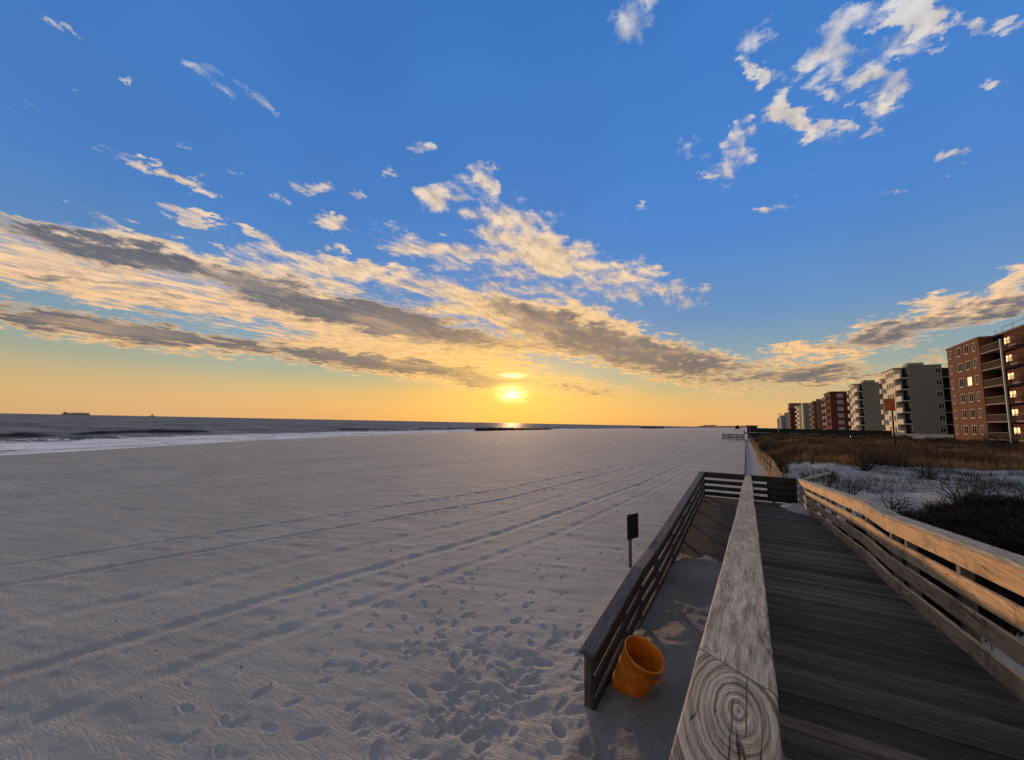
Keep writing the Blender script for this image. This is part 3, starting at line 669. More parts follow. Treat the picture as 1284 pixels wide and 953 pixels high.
# ------------------------------------------------------------------ sign on the beach
M['signback'] = simple('dark_sign_back', (.025, .025, .028), .5, .3)
sx, sy = -2.50, 9.95
sg = thing('beach_sign', 'small dark sign board seen from behind on a post beyond the left railing', 'sign', (sx, sy, gz(sx, sy)))
m = MB(); m.box(sx-.03, sx+.03, sy-.03, sy+.03, -3.6, -2.10); m.build('post', M['post'], sg, bevel=.003)
m = MB(); m.box(-.18, .18, -.012, .012, -.28, .28)
V = np.array(m.v); an = R(62); V = np.stack([sx+.03+V[:,0]*math.cos(an)-V[:,1]*math.sin(an), sy+V[:,0]*math.sin(an)+V[:,1]*math.cos(an), V[:,2]-2.37+V[:,0]*.05], 1)
V[:, 0] += .04*math.sin(an)
mesh_obj('sign_panel', V, m.f, M['signback'], sg)

# ------------------------------------------------------------------ fences along the dune foot
M['slat'] = wood('fence_slat_wood', (.16, .095, .06), (.46, .30, .20), axis='Z', bump=.2)
M['wire'] = simple('galvanised_wire', (.12, .11, .10), .5, .6)
M['mesh'] = simple('black_fabric', (.02, .02, .022), .9)
def fence_x(Y): return np.interp(Y, [24, 32, 45, 60, 80, 118], [1.25, 1.05, .85, .75, .55, .30])
fn = thing('sand_fence', 'sunlit wooden slat sand fence along the foot of the dune', 'fence', (.8, 60, -3.2))
m = MB(); y = 23.0; posts = []
while y < 122:
    x = float(fence_x(y)); z = gz(x, y); h = 1.12+rng.uniform(-.06, .06); lx = .18*math.sin(y*.22)+rng.uniform(-.03,.03)+.22
    ly = rng.uniform(-.02, .02); wd = .04
    m.add([(x,y,z-.1),(x,y+wd,z-.1),(x+lx,y+wd+ly,z+h),(x+lx,y+ly,z+h),(x+.01,y,z-.1),(x+.01,y+wd,z-.1),(x+lx+.01,y+wd+ly,z+h),(x+lx+.01,y+ly,z+h)],
          [(0,3,2,1),(4,5,6,7),(0,1,5,4),(1,2,6,5),(2,3,7,6),(3,0,4,7)])
    y += .075
m.build('slats', M['slat'], fn)
for zz in (.2, .6, 1.0):
    m = MB(); yy = 23.0
    while yy < 120:
        p = []
        for q in (yy, yy+2): 
            x = float(fence_x(q)); p.append((x+.2*zz-.012, q, gz(x, q)+zz))
        m.tube(p[0], p[1], .006, .006, 3); yy += 2
    m.build('wire', M['wire'], fn)
for yy in np.arange(24, 121, 4.0):
    x = float(fence_x(yy)); m = MB(); m.tube((x+.06, yy, gz(x,yy)-.2), (x+.2, yy, gz(x,yy)+1.35), .035, .03, 7, True); m.build('post', M['post'], fn)
fb = thing('silt_fence', 'low black fabric edging strip running along the beach edge', 'fence', (-.2, 60, -3.2))
m = MB(); yy = 20.5
while yy < 125:
    xa, xb = -.16-.003*yy, -.16-.003*(yy+1.0); za, zb = gz(xa, yy), gz(xb, yy+1)
    m.add([(xa,yy,za-.1),(xb,yy+1,zb-.1),(xb,yy+1,zb+.07),(xa,yy,za+.07),(xa-.02,yy,za-.1),(xb-.02,yy+1,zb-.1),(xb-.02,yy+1,zb+.07),(xa-.02,yy,za+.07)],
          [(0,1,2,3),(4,7,6,5),(0,3,7,4),(1,5,6,2),(2,6,7,3),(0,4,5,1)]); yy += 1.0
m.build('fabric', M['mesh'], fb)
for yy in np.arange(21, 125, 3.0):
    m = MB(); x = -.16-.003*yy; m.box(x-.06, x-.022, yy-.02, yy+.02, gz(x, yy)-.2, gz(x, yy)+.3); m.build('stake', M['post'], fb)

# ------------------------------------------------------------------ boardwalk across the dunes
M['bwood'] = wood('boardwalk_wood', (.012, .012, .013), (.045, .042, .04), axis='X', bump=.2)
BY = 136.0
bw = thing('boardwalk', 'dark raised timber boardwalk crossing the dune grass toward the beach', 'boardwalk', (14, BY, -3))
m = MB(); m.box(-.2, 31, BY-1.0, BY+1.2, -1.35, -1.2); m.build('deck', M['bwood'], bw)
m = MB()
for z1 in (-.12, -.38, -.64, -.90, -1.16): m.box(-.2, 31, BY-1.06, BY-1.02, z1-.2, z1)
m.build('railing', M['bwood'], bw)
m = MB()
for z1 in (-.12, -.38, -.64, -.90): m.box(-.2, 31, BY+1.22, BY+1.26, z1-.2, z1)
m.build('railing', M['bwood'], bw)
m = MB(); m.box(-.18, 31, BY-1.015, BY-.99, -1.19, -.16); m.build('side_panel', M['bwood'], bw)
m = MB(); m.box(-.1, 31, BY-.9, BY-.86, -3.2, -1.42); m.build('skirt', M['bwood'], bw)
for x in np.arange(0, 31, 2.4):
    m = MB(); m.box(x-.08, x+.08, BY-1.16, BY-1.07, -3.6, -.05); m.build('post', M['bwood'], bw)
lp = thing('boardwalk_steps', 'low dark stair landing at the beach end of the boardwalk', 'steps', (-3, BY-18, -3.3))
m = MB(); m.box(-5.6, -.8, BY-20, BY-18, -3.0, -2.85); m.build('deck', M['bwood'], lp)
for yy in (BY-20.04, BY-17.96):
    m = MB()
    for z1 in (-1.75, -2.1, -2.45): m.box(-5.6, -.8, yy-.03, yy+.03, z1-.17, z1)
    m.build('railing', M['bwood'], lp)
for x in (-5.6, -4.0, -2.4, -.9):
    m = MB(); m.box(x-.07, x+.07, BY-20.15, BY-20.08, -3.9, -1.68); m.build('post', M['bwood'], lp)
m = MB(); m.box(-.9, .6, BY-20, BY-1.3, -1.55, -1.4); m.box(-.9, -.84, BY-20, BY-1.3, -1.4, -.55); m.build('walkway', M['bwood'], lp)
for i, (px_, lab) in enumerate(((940, 'thin pale pole at the beach end of the dark boardwalk'), (976, 'thin pale pole midway along the dark boardwalk'))):
    d = ray(px_, 540); X = d[0]/d[1]*(BY-1.4); o = MB().tube((X, BY-1.4, -3.2), (X, BY-1.4, .15), .07, .07, 6, True).build('pole', simple('pale_metal', (.4, .38, .34), .5), None)
    tag(o, lab, 'pole', 'poles on the boardwalk')

# ------------------------------------------------------------------ apartment buildings
def brickm(name, c1, c2, mort, sc=1.0):
    m, t, b = newmat(name)
    co = t.node('ShaderNodeTexCoord').outputs['Object']
    br = t.node('ShaderNodeTexBrick'); sp = t.node('ShaderNodeSeparateXYZ'); t.l.new(co, sp.inputs[0])
    cb = t.node('ShaderNodeCombineXYZ'); t.l.new(t.math('ADD', sp.outputs[0], sp.outputs[1]), cb.inputs[0]); t.l.new(sp.outputs[2], cb.inputs[1])
    t.l.new(cb.outputs[0], br.inputs['Vector']); br.inputs['Scale'].default_value = 1.0/sc
    br.inputs['Brick Width'].default_value = .42; br.inputs['Row Height'].default_value = .14; br.inputs['Mortar Size'].default_value = .012
    br.inputs['Color1'].default_value = (*c1, 1); br.inputs['Color2'].default_value = (*c2, 1); br.inputs['Mortar'].default_value = (*mort, 1)
    n = t.noise(co, .45, 4, .6)
    c = t.mix(t.math('MULTIPLY', t.rng(n, .45, .7), .4), br.outputs[0], tuple(x*.55 for x in c1))
    t.l.new(c, b.inputs['Base Color']); b.inputs['Roughness'].default_value = .9; b.inputs['Specular IOR Level'].default_value = .06; return m
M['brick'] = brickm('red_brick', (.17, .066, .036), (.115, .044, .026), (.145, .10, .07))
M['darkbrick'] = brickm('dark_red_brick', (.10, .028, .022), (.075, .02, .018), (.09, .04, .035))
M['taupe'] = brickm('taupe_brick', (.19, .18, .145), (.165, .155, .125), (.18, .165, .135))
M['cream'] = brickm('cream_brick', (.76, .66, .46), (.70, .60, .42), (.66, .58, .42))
M['brown'] = brickm('brown_brick', (.20, .11, .065), (.15, .08, .05), (.17, .11, .08))
M['greyp'] = simple('grey_panel', (.24, .24, .235), .8)
M['white'] = simple('white_painted_concrete', (.56, .52, .45), .8)
M['slab'] = simple('balcony_slab', (.24, .19, .16), .85)
M['glass'] = simple('window_glass', (.015, .017, .02), .5, var=.3, spec=.03)
_g = M['glass'].node_tree.nodes['Principled BSDF']; _g.inputs['IOR'].default_value = 1.05
M['frame'] = simple('white_window_frame', (.45, .43, .40), .6)
M['dark'] = simple('dark_recess', (.012, .011, .011), .8)  # recess shade as a flat near-black; pavilion and hut share it
M['rail'] = simple('dark_metal_rail', (.012, .011, .010), .6, .0)
M['litA'] = simple('lit_window', (.8, .6, .35), .5, emit=((1.0, .70, .34), .85))
M['roof'] = simple('tar_roof', (.06, .055, .05), .9)

def window_w(par, x, y0, y1, z0, z1, lit=False, frame=True):      # on a wall facing the sea (-X)
    m = MB(); m.box(x-.03, x-.005, y0, y1, z0, z1); p = m.build('window', M['litA'] if lit else M['glass'], par)
    if frame:
        m = MB(); f = .07; e = .06
        m.box(x-e, x-.004, y0-f, y0, z0-f, z1+f); m.box(x-e, x-.004, y1, y1+f, z0-f, z1+f)
        m.box(x-e, x-.004, y0, y1, z1, z1+f); m.box(x-e-.06, x-.004, y0, y1, z0-f-.04, z0); m.box(x-e, x-.032, (y0+y1)/2-.03, (y0+y1)/2+.03, z0, z1)
        m.build('frame', M['frame'], p)
def window_s(par, y, x0, x1, z0, z1, lit=False, frame=True):      # on a wall facing the ramp (-Y)
    m = MB(); m.box(x0, x1, y-.03, y-.005, z0, z1); p = m.build('window', M['litA'] if lit else M['glass'], par)
    if frame:
        m = MB(); f = .07; e = .06
        m.box(x0-f, x0, y-e, y-.004, z0-f, z1+f); m.box(x1, x1+f, y-e, y-.004, z0-f, z1+f)
        m.box(x0, x1, y-e, y-.004, z1, z1+f); m.box(x0, x1, y-e-.06, y-.004, z0-f-.04, z0); m.box((x0+x1)/2-.03, (x0+x1)/2+.03, y-e, y-.032, z0, z1)
        m.build('frame', M['frame'], p)
def balc(par, x0, x1, y0, y1, z, mat, solid=None, faces='WS'):
    """slab with a railing; solid = material of a closed parapet"""
    m = MB(); m.box(x0, x1, y0, y1, z-.18, z); s = m.build('balcony', mat, par)
    m = MB()
    if solid is not None:
        if 'W' in faces: m.box(x0, x0+.1, y0, y1, z+.002, z+1.05)
        if 'S' in faces: m.box(x0+.102, x1, y0, y0+.1, z+.002, z+1.05)
        if 'N' in faces: m.box(x0+.102, x1, y1-.1, y1, z+.002, z+1.05)
        m.build('parapet', solid, s)
    else:
        if 'W' in faces:
            m.box(x0, x0+.05, y0, y1, z+1.0, z+1.06)
            for yy in np.arange(y0+.1, y1-.05, .28): m.box(x0+.01, x0+.04, yy, yy+.05, z+.001, z+.999)
        if 'S' in faces:
            m.box(x0+.051, x1, y0, y0+.05, z+1.0, z+1.06)
            for xx in np.arange(x0+.2, x1-.05, .28): m.box(xx, xx+.05, y0+.01, y0+.04, z+.001, z+.999)
        m.build('balustrade', M['rail'], s)
Z0, Z1, FH = -1.6, 15.2, 2.75

# 1. red brick building nearest the ramp
b = thing('apartment_building', 'red brick apartment block nearest the ramp with lit windows beside dark balconies', 'building', (40, 95, Z0))
m = MB(); m.box(33.2, 50, 94.5, 106.7, Z0-1, Z1); m.build('wall', M['brick'], b)
m = MB(); m.box(33.1, 50.1, 94.4, 106.8, Z1+.002, Z1+.35); m.build('parapet', M['brown'], b)
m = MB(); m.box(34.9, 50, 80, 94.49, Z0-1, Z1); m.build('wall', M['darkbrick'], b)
m = MB(); m.box(34.75, 50, 78, 84.6, Z0-1, Z1-.002); m.build('wall', M['brick'], b)
m = MB(); m.box(34.7, 50.1, 77.9, 94.39, Z1+.002, Z1+.30); m.build('roof_edge', M['brown'], b)
for k in range(6):
    zb = Z0+.35+k*FH+.35
    for j, (ya, wd) in enumerate(((95.6, .9), (97.9, 1.5), (100.9, 1.5), (104.6, .9))):
        window_w(b, 33.2, ya, ya+wd, zb+.55, zb+1.95, lit=(k, j) == (3, 1))
    zs = Z0+.35+k*FH
    balc(b, 33.2, 34.89, 88.6, 94.3, zs+.2, M['slab'])
    m = MB(); m.box(34.85, 34.895, 91.9, 94.45, zs+.22, zs+2.62); m.build('recess_shade', M['dark'], b)  # near-black sheet painted as the shade inside the balconies
    balc(b, 33.4, 34.89, 84.7, 86.6, zs+.2, M['slab'])
    for yy in (89.9, 90.8): window_w(b, 34.9, yy, yy+.62, zs+1.1, zs+2.0, lit=True, frame=False)
m = MB(); m.box(33.25, 33.45, 88.35, 88.55, Z0, Z1-1.2); m.build('pillar', M['frame'], b)
m = MB()
for (x, y) in ((36,104),(36.5,98),(37,90),(40,86)): m.tube((x,y,Z1), (x,y,Z1+1.8), .04, .03, 5, True)
for (a, c) in (((35,92),(35,80)),): m.tube((a[0],a[1],Z1+1.2), (c[0],c[1],Z1+1.2), .03, .03, 5); [m.tube((35,y,Z1), (35,y,Z1+1.2), .03, .03, 5) for y in (92,89,86,83,80)]
m.build('antenna', M['rail'], b)

def grey_block(label, x0, yS, yN, ydeep, small, warm='cream', h=Z1, seed=1, x1=None):
    """lit narrow sea front, corner balconies, long blank side wall"""
    b = thing('apartment_building', label, 'building', (x0+5, yS, Z0))
    x1 = x1 or x0+16
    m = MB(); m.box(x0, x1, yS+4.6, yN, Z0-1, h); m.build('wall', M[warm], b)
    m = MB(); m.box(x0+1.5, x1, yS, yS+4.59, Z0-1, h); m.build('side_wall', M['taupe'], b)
    m = MB(); m.box(x0-.08, x1, yS+4.5, yN+.1, h+.002, h+.3); m.box(x0+1.4, x1, yS-.08, yS+4.49, h+.002, h+.28); m.build('roof_edge', M['taupe'], b)
    if small: m = MB(); m.box(x1+.002, x1+6, yS+2.52, yN-1, Z0-1, h-.3); m.build('recess_shade', M['dark'], b)  # wall behind the slabs with the balcony shade in its colour
    m = MB(); m.box(x0+3, x0+6, yS+6, yS+9, h+.31, h+1.6); m.tube((x0+3.5, yS+5.5, h+.3), (x0+3.5, yS+5.5, h+2.6), .05, .03, 5); m.build('roof_plant', M['greyp'], b)
    for k in range(6):
        zs = Z0+.5+k*FH
        m = MB(); m.box(x0+1.49, x0+1.495, yS+.3, yS+4.3, zs+.2, zs+2.4); m.build('window', M['glass'], b)
        balc(b, x0+.02, x0+1.48, yS+.15, yS+4.4, zs, M['white'], solid=M['white'] if k % 2 or True else None, faces='W')
        balc(b, x0-.8, x0-.003, yN-2.2, yN-.6, zs, M['white'], solid=M['white'], faces='WS')
        for ya in np.arange(yS+5.4, yN-3.2, 2.1):
            window_w(b, x0, ya, ya+1.0, zs+.75, zs+2.0, frame=small)
        window_s(b, yS, x0+6.2, x0+7.1, zs+.8, zs+1.9, frame=small)
        balc(b, x1+.002, x1+3.2, yS+.3, yS+2.5, zs, M['slab'], faces='S') if small else None
    return b
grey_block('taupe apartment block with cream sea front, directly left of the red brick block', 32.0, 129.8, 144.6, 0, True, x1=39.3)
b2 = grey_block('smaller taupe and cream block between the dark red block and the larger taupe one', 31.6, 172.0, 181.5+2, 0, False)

# 4. dark red block
b = thing('apartment_building', 'dark red brick block with a column of wide pale windows on its shaded side', 'building', (38, 211, Z0))
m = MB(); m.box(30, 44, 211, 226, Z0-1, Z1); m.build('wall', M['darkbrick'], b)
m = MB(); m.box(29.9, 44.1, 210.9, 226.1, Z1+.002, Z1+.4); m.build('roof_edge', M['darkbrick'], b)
for k in range(6):
    zs = Z0+.6+k*FH
    m = MB(); m.box(32.2, 34.2, 210.95, 210.99, zs+.3, zs+1.9); m.build('window', M['greyp'], b)
    m = MB(); m.box(35.6, 36.5, 210.95, 210.99, zs+.6, zs+1.6); m.build('window', M['greyp'], b)
    balc(b, 28.9, 29.99, 215, 219, zs, M['slab'], solid=M['slab'], faces='WS'); balc(b, 28.9, 29.99, 221, 225, zs, M['slab'], solid=M['slab'], faces='WS')
# 5-8. blocks receding down the coast
def far_block(label, parts, bal=None, bm='slab'):
    b = thing('apartment_building', label, 'building', (parts[0][0]+4, parts[0][2], Z0))
    for (x0, x1, y0, y1, z1, mat) in parts:
        m = MB(); m.box(x0, x1, y0, y1, Z0-1, z1); m.build('wall', M[mat], b)
    if bal:
        x0, ys = bal
        for k in range(6):
            for (ya, yb) in ys: balc(b, x0-1.0, x0-.01, ya, yb, Z0+.6+k*FH, M[bm], solid=M[bm], faces='WS')
            window_w(b, x0, ys[0][1]+.6, ys[0][1]+2.0, Z0+1.2+k*FH, Z0+2.6+k*FH, frame=False)
    return b
far_block('brown brick block with two raised roof boxes, just left of the dark red block',
          [(30.3, 41, 264, 272, Z1-.6, 'brown'), (31.5, 34.3, 261.5, 263.98, Z1+.3, 'brown'), (35.4, 42, 262, 263.98, Z1+.6, 'taupe')], (30.3, [(264.5, 267), (269, 271.5)]))
far_block('taupe block with tall golden corner strips, fourth from the dark boardwalk pole',
          [(29.0, 38, 292, 300, Z1-.4, 'taupe'), (28.2, 29.0, 292.5, 296, Z1-.3, 'cream'), (27.2, 28.8, 300.02, 312, Z1-1.4, 'cream')], (27.2, [(302, 305), (308, 311)]), 'white')
far_block('wide dark brown block standing tallest behind the golden stripped one',
          [(26.0, 42.5, 345, 356, Z1+2.6, 'brown'), (25.2, 29.5, 330, 338, Z1-1.4, 'darkbrick')], (25.2, [(331, 333), (335, 337)]))
far_block('pale grey stepped block farthest along the row of apartments',
          [(29.6, 34, 440, 452, Z1-1.0, 'greyp'), (26.6, 29.58, 444, 470, Z1-3.4, 'greyp'), (25.5, 26.58, 470, 480, Z1-5.4, 'brown')], (26.6, [(446, 450), (456, 460)]), 'white')

# low white terrace walls in front of the blocks
for i, (x0, x1, y, lab) in enumerate(((28.5, 33.2, 168.5, 'low white terrace wall before the smaller cream fronted block'), (29.5, 31.2, 128, 'low white terrace wall at the foot of the larger taupe block'),
                              (31.4, 39.0, 126, 'low pale terrace wall running toward the red brick block'))):
    m = MB(); m.box(x0, x1, y, y+.3, -2.6, -.55-(.25 if i == 2 else 0)); m.box(x0-.05, x1+.05, y-.06, y+.36, -.55-(.25 if i == 2 else 0)+.002, -.42-(.25 if i == 2 else 0))
    tag(m.build('terrace_wall', M['white'], None), lab, 'wall', 'low terrace walls')

# orange-red board on a pole before the cream front
M['orange'] = simple('rust_orange_board', (.42, .10, .035), .7)
d = ray(1115.5, 507.5); s = 62.0/d[1]
X, Yp, Zp = d*s
sg = thing('board_sign', 'square rust orange board on a pole in front of the cream apartment front', 'sign', (X, Yp, -2.2))
m = MB(); m.box(X-.48, X+.48, Yp-.05, Yp+.03, Zp-.7, Zp+.7); m.build('sign_panel', M['orange'], sg, bevel=.02)
m = MB(); m.tube((X+.2, Yp+.1, gz(X, Yp)-.4), (X+.2, Yp+.1, Zp+.5), .09, .08, 8, True); m.build('pole', M['rail'], sg)

# ------------------------------------------------------------------ far shore bits, jetties, ships
M['rock'] = simple('jetty_rock', (.045, .04, .038), .9, var=.4, sc=.4)
def jetty(label, p0, p1, n, s):
    m = MB()
    for i in range(n):
        t = rng.random(); c = np.array(p0)*(1-t)+np.array(p1)*t; c = c + rng.normal(0, 1, 2)*s*.9
        r = s*rng.uniform(.6, 1.5); prof_ = [(0,-r*.7),(r*.8,-r*.5),(r,0),(r*.7,r*.5),(0,r*.62)]
        k = len(m.v); m.lathe(prof_, 7, (c[0], c[1], SEA_Z+.75))
        for j in range(k, len(m.v)):
            x, y, z = m.v[j]; m.v[j] = (x+rng.normal(0, .16)*r, y+rng.normal(0, .16)*r, z+rng.normal(0, .1)*r)
    o = m.build('rock_jetty', M['rock'], None); tag(o, label, 'jetty')
jetty('dark rock jetty in the shallows directly below the sun', onz(602, 540.5, SEA_Z)[:2], onz(690, 541.5, SEA_Z)[:2], 220, 1.25)
jetty('tiny far rock jetty to the right of the sun', onz(806, 537.2, SEA_Z)[:2], onz(830, 537.4, SEA_Z)[:2], 60, 2.4)
M['hull'] = simple('ship_hull', (.22, .16, .15), .7); M['boxes'] = simple('stacked_containers', (.42, .30, .26), .8, var=.5, sc=.05)  # haze of distance mixed into the hull and container colours
def at_dist(px, D): d = ray(px, 520); d[2] = 0; d /= np.linalg.norm(d); return d*D
c = at_dist(95, 7600); ux = np.array([math.cos(R(-80)+math.pi/2), math.sin(R(-80)+math.pi/2)])
sh = thing('container_ship', 'long container ship on the horizon at the far left', 'ship', (c[0], c[1], SEA_Z))
dv = np.array([-c[1], c[0]]); dv /= np.linalg.norm(dv)
def shipbox(a0, a1, z0, z1, wdt=30, taper=0):
    m = MB(); nrm = np.array([-dv[1], dv[0]]); vs = []
    for z, e in ((z0, taper), (z1, 0)):
        for (a, q) in ((a0+e, -1), (a1-e, -1), (a1-e, 1), (a0+e, 1)):
            p = c[:2] + dv*a + nrm*q*wdt/2; vs.append((p[0], p[1], SEA_Z+z))
    return m.add(vs, [(0,3,2,1),(4,5,6,7),(0,1,5,4),(1,2,6,5),(2,3,7,6),(3,0,4,7)])
shipbox(-130, 130, 0, 14, 40, 12).build('hull', M['hull'], sh)
for a in range(-118, 70, 26): shipbox(a, a+24, 14.1, 14+rng.uniform(15, 20), 36).build('container_stack', M['boxes'], sh)
shipbox(88, 108, 14.1, 38, 34).build('bridge', M['hull'], sh)
c = at_dist(191, 6500); dv = np.array([-c[1], c[0]]); dv /= np.linalg.norm(dv)
sh = thing('boat', 'tiny lone boat on the horizon right of the long ship', 'boat', (c[0], c[1], SEA_Z))
shipbox(-26, 26, 0, 9, 14, 5).build('hull', M['hull'], sh); shipbox(-8, 9, 9.1, 22, 10).build('cabin', M['hull'], sh)
shipbox(-1, 1.5, 22.1, 38, 2).build('mast', M['hull'], sh)
# distant coast
M['far'] = simple('distant_land', (.16, .12, .11), .95)
m = MB(); n = 60; vs = []; fs = []
for i in range(n+1):
    t = i/n; a = azel(868+t*75, 535)[0]; D = 7000-2500*t; h = (12+26*float(fbm(np.array([t*9.]), np.array([3.]))[0]))*sstep(0, .25, t)
    x, y = D*math.sin(R(a)), D*math.cos(R(a)); x2, y2 = (D+900)*math.sin(R(a)), (D+900)*math.cos(R(a))
    vs += [(x, y, SEA_Z-1), (x, y, SEA_Z+h), (x2, y2, SEA_Z+h*.8), (x2, y2, SEA_Z-1)]
for i in range(n):
    for k in range(3): fs.append((i*4+k, i*4+k+1, i*4+k+5, i*4+k+4))
m.add(vs, fs); tag(m.build('far_land', M['far'], None, smooth=False), kind='structure')
# pavilion and a lone structure beyond the boardwalk
d = ray(943, 535); Yp = 330.0; xa, xb = ray(935, 535)[0]/ray(935, 535)[1]*Yp, ray(951, 535)[0]/ray(951, 535)[1]*Yp
o = thing('beach_pavilion', 'low flat roofed dark pavilion beyond the beach end of the boardwalk', 'pavilion', ((xa+xb)/2, Yp, -3))
m = MB(); m.box(xa+.8, xb-.8, Yp, Yp+8, -3.3, .9); m.build('wall', M['dark'], o)
m = MB(); m.box(xa, xb, Yp-.8, Yp+9, .902, 1.6); m.build('roof', M['brown'], o)
d = ray(924.5, 535); Yp = 420.0; X = d[0]/d[1]*Yp
o = thing('lifeguard_tower', 'tiny dark lifeguard hut silhouette at the far end of the beach', 'hut', (X, Yp, -3.3))
m = MB(); m.box(X-1.6, X+1.6, Yp-1.5, Yp+1.5, -1.4, .4); m.add([(X-2,Yp-2,.402),(X+2,Yp-2,.402),(X+2,Yp+2,.402),(X-2,Yp+2,.402),(X,Yp,2.2)], [(0,1,4),(1,2,4),(2,3,4),(3,0,4),(3,2,1,0)]); m.build('cabin', M['dark'], o)
m = MB(); [m.tube((X+sx_*1.5, Yp+sy_*1.4, -3.8), (X+sx_*1.3, Yp+sy_*1.2, -1.4), .12, .12, 5) for sx_ in (-1, 1) for sy_ in (-1, 1)]; m.build('stilts', M['dark'], o)

# ------------------------------------------------------------------ vegetation
M['grass'] = None
def grass_mat(name, c1, c2, c3):
    m, t, b = newmat(name); at = t.node('ShaderNodeAttribute', attribute_name='tone').outputs['Fac']
    t.l.new(t.ramp(at, [(0, c1), (.5, c2), (1, c3)]), b.inputs['Base Color']); b.inputs['Roughness'].default_value = .8; b.inputs['Specular IOR Level'].default_value = .2
    return m
M['grass'] = grass_mat('dry_dune_grass', (.03, .020, .013), (.135, .078, .040), (.34, .19, .085))
M['twig'] = grass_mat('bare_twigs', (.018, .013, .012), (.045, .030, .024), (.10, .065, .045))
M['brush'] = grass_mat('dark_brush', (.010, .009, .008), (.022, .018, .014), (.05, .035, .025))
def blades(name, X, Y, h, wd, lean, tone, mat, label, k=4):
    n = len(X); Z = ground(X, Y, False)
    V = []; T = []
    for j in range(k):
        a = rng.uniform(0, 6.283, n); ox = X+rng.normal(0, .07, n); oy = Y+rng.normal(0, .07, n)
        hh = h*rng.uniform(.55, 1.1, n); l = lean*rng.uniform(.2, 1, n)*hh; wx = wd*.5
        b = rng.uniform(0, 6.283, n)
        p0 = np.stack([ox-wx*np.cos(b), oy-wx*np.sin(b), Z-.05], 1); p1 = np.stack([ox+wx*np.cos(b), oy+wx*np.sin(b), Z-.05], 1)
        pm0 = np.stack([ox+l*.35*np.cos(a)-wx*.7*np.cos(b), oy+l*.35*np.sin(a)-wx*.7*np.sin(b), Z+hh*.6], 1)
        pm1 = np.stack([ox+l*.35*np.cos(a)+wx*.7*np.cos(b), oy+l*.35*np.sin(a)+wx*.7*np.sin(b), Z+hh*.6], 1)
        pt = np.stack([ox+l*np.cos(a), oy+l*np.sin(a), Z+hh], 1); pt2 = pt+np.array([0, 0, .004])
        V.append(np.stack([p0, p1, pm1, pm0, pt, pt2], 1)); T.append(np.clip(tone+rng.normal(0, .13, n), 0, 1))
    V = np.concatenate(V); T = np.concatenate(T); N = len(V)
    base_ = np.arange(N)[:, None]*6
    Fc = np.concatenate([base_+np.array([0,1,2,3]), base_+np.array([3,2,5,4])])
    o = mesh_obj(name, V.reshape(-1, 3), Fc, mat, attrs={'tone': np.repeat(T, 6)})
    tag(o, label, 'grass', None, 'stuff'); return o
# dune grass, denser where the noise says so
def scatter(n, x0, x1, y0, y1, bias=1.6):
    X = rng.uniform(x0, x1, n); Y = y0+(y1-y0)*rng.random(n)**bias; return X, Y
X, Y = scatter(90000, 1.3, 60, 26, 150, 1.5)
line = 31 + .62*(X-3) + 5*(fbm(X/4, Y/4, 2)-.5)*2
dn = fbm(X/3.2+4, Y/4.5, 3)
k = (Y > line) & (X > fence_x(Y)+.35) & (X < 30+ (Y<120)*30) & (dn > .40) & (np.abs(Y-BY) > 1.8)
X, Y = X[k], Y[k]; dist = np.hypot(X, Y)
tone = np.clip(.34+2.4*(fbm(X/7, Y/10, 3)-.5) + .22*np.exp(-((Y-60)/25)**2), .02, .95)
hh = (.42+.4*fbm(X/4, Y/5, 2))*np.interp(dist, [30, 120], [1.0, 1.0])
brushy = sstep(.52, .62, fbm(X/2.6+20, Y/3.5+7, 3)); tone = np.clip(tone*1.2*(1-.6*brushy)+.25*(fbm(X/1.5, Y/1.5, 2)-.5), .01, .98); hh = hh*(1+.9*brushy)
blades('dune_grass', X, Y, hh, np.interp(dist, [25, 60, 140], [.022, .04, .09]), .6, tone, M['grass'], 'brown dry dune grass filling the ground behind the slat fence', k=5)
# sparse tufts on the pale dune sand
X, Y = scatter(15000, 2.6, 26, 8, 44, 1.0)
dn = fbm(X/2.0+8, Y/2.0+3, 3); k = (dn > .56) | ((dn > .48) & (rng.random(len(X)) < .2)); X, Y = X[k], Y[k]
blades('dune_tufts', X, Y, .20+.3*rng.random(len(X))**2, .014+.0*X, 1.1, np.full(len(X), .12), M['twig'], 'thin dark tufts scattered over the pale dune sand', k=4)

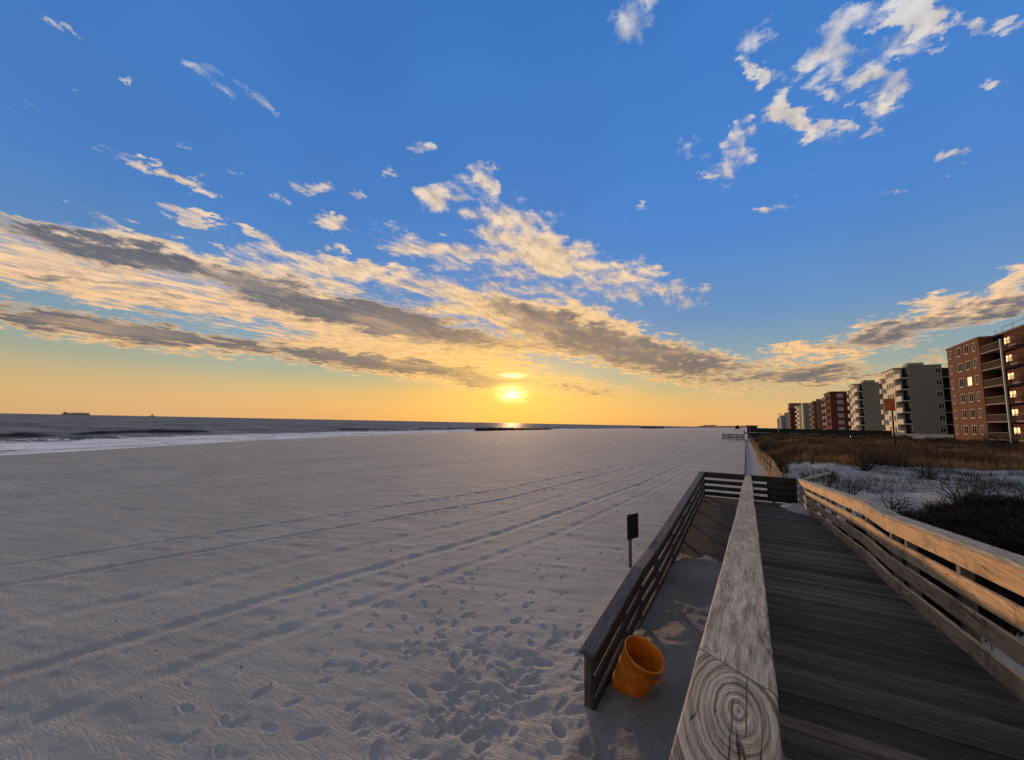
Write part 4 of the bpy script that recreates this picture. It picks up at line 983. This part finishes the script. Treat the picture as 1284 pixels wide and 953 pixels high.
def grow(m, p, d, L, r, depth, spread, tone, minr=.0025):
    if depth == 0 or r < minr: return
    nseg = 3; q = np.array(p, float); dd = np.array(d, float)
    for i in range(nseg):
        dd = dd + rng.normal(0, .22, 3); dd[2] += .05; dd /= np.linalg.norm(dd)
        q2 = q + dd*L/nseg; r2 = r*(1-.18)
        m.tube(q, q2, r, r2, 3 if r < .012 else 5, tone=float(np.clip(tone+rng.normal(0, .15), 0, 1)))
        if rng.random() < .75 and depth > 1:
            e = dd + rng.normal(0, spread, 3); e /= np.linalg.norm(e); grow(m, q2, e, L*rng.uniform(.5, .8), r2*.62, depth-1, spread, tone)
        q, r = q2, r2
    for i in range(2):
        e = dd + rng.normal(0, spread, 3); e /= np.linalg.norm(e); grow(m, q, e, L*rng.uniform(.55, .8), r*.75, depth-1, spread, tone)
def bush(px, py, H, Wd, stems, depth, label, mat='twig', rad=.02, tone=.4, spread=.6):
    H *= 1.35; Wd *= 1.35; rad *= 1.15; tone *= .7
    p = hit(px, py); root = thing('bare_shrub', label, 'shrub', (p[0], p[1], p[2]), 'leafless shrubs on the dune')
    m = MB()
    for s in range(stems):
        a = rng.uniform(0, 6.283); e = rng.uniform(.3, 1.0); d = np.array([math.cos(a)*e*Wd/H, math.sin(a)*e*Wd/H, 1.0]); d /= np.linalg.norm(d)
        grow(m, (p[0]+math.cos(a)*.06*e, p[1]+math.sin(a)*.06*e, p[2]-.08), d, H*.52, rad*rng.uniform(.7, 1.1), depth, spread, tone)
    o = m.build('branches', M[mat], root); return p
bush(1086, 590, 1.3, 1.2, 26, 5, 'dense round dark shrub on the pale dune where the brown grass begins', 'brush', .02, .3, .75)
bush(1062, 628, .95, .9, 7, 5, 'wind-bent bare shrub just over the kink in the right railing', 'twig', .03, .45)
bush(1040, 622, .8, .5, 4, 4, 'slim forked bare shrub behind the right railing, left of the wind-bent one', 'twig', .028, .4)
bush(1120, 640, .7, 1.2, 7, 5, 'low sprawling bare shrub half drowned in pale sand behind the railing', 'twig', .025, .5)
bush(1165, 600, 1.25, 1.5, 14, 5, 'wide open twiggy shrub in the middle of the pale dune', 'twig', .02, .3)
bush(1205, 628, 1.15, 1.5, 16, 5, 'tangled shrub at the edge of the dark thicket, sand patch behind it', 'twig', .02, .3)
bush(1250, 640, 1.0, 1.4, 14, 5, 'spreading twiggy shrub below the rightmost pale sand patch', 'twig', .02, .35)
bush(1246, 566, 2.0, 2.4, 34, 5, 'large dark shrub in front of the red brick block balconies', 'brush', .03, .5, .7)
bush(1192, 560, 1.2, 1.6, 20, 5, 'brown shrub in the grass below the corner of the red brick block', 'brush', .025, .7, .7)
bush(1150, 566, 1.0, 1.5, 16, 5, 'low brown shrub in the grass before the taupe block', 'brush', .025, .6, .7)
bush(1276, 742, .9, .7, 7, 5, 'thin bare shrub seen through the gaps of the right railing', 'twig', .016, .5)
# thicket behind the right railing: one tangled mass
m = MB()
cnt = 0
TP = []
while cnt < 420:
    px_, py_ = rng.uniform(1075, 1345), rng.uniform(630, 760)
    p = hit(px_, py_)
    top = 668 - 22*sstep(1130, 1200, px_) + 12*math.sin(px_/23)
    if py_ < top or p[0] < 2.0: continue
    TP.append(p)
    H = rng.uniform(.35, .75); cnt += 1
    for s in range(4):
        a = rng.uniform(0, 6.283); d = np.array([math.cos(a)*.9, math.sin(a)*.9, 1.0]); d /= np.linalg.norm(d)
        grow(m, (p[0]+rng.normal(0, .15), p[1]+rng.normal(0, .15), p[2]-.05), d, H*.5, .012, 4, .8, .35)
tag(m.build('thicket', M['brush'], None), 'dark tangled thicket of bare stems filling the hollow behind the right railing', 'undergrowth', None, 'stuff')
# dead leaf litter and low evergreen mat between the stems
TP = np.array(TP); idx = rng.integers(0, len(TP), 26000)
X = TP[idx, 0]+rng.normal(0, .42, len(idx)); Y = TP[idx, 1]+rng.normal(0, .55, len(idx)); k = X > 1.9; X, Y = X[k], Y[k]
blades('thicket_underbrush', X, Y, .30+.25*fbm(X*1.5, Y*1.5, 2), .035+0*X, 1.3, np.full(len(X), .25), M['brush'], 'black low underbrush matted between the thicket stems', k=4)

# bits of shell, reed and driftwood strewn on the open sand
M['bits'] = grass_mat('beach_bits', (.03, .022, .016), (.12, .10, .08), (.55, .52, .48))
n = 150; X = rng.uniform(-16, -2.2, n); Y = 1.2+26*rng.random(n)**1.5; Z = ground(X, Y); V = []; T = []
for i in range(n):
    a = rng.uniform(0, 6.28); L = rng.choice([.010, .014, .02, .035])*rng.uniform(.6, 1.4); wd = min(L*.5, .008)
    u = np.array([math.cos(a), math.sin(a), 0])*L; v = np.array([-math.sin(a), math.cos(a), 0])*wd; c = np.array([X[i], Y[i], Z[i]+.006])
    V += [c-u-v, c+u-v, c+u+v, c-u+v, c+np.array([0, 0, .012])]; T += [rng.choice([.0, .1, .3, 1.0])]*5
Fb = [tuple(q+5*i for q in f) for i in range(n) for f in ((0,1,4),(1,2,4),(2,3,4),(3,0,4),(3,2,1,0))]
tag(mesh_obj('beach_litter', np.array(V), Fb, M['bits'], tone=T), 'tiny scraps of reed and shell strewn over the open beach', 'litter', None, 'stuff')
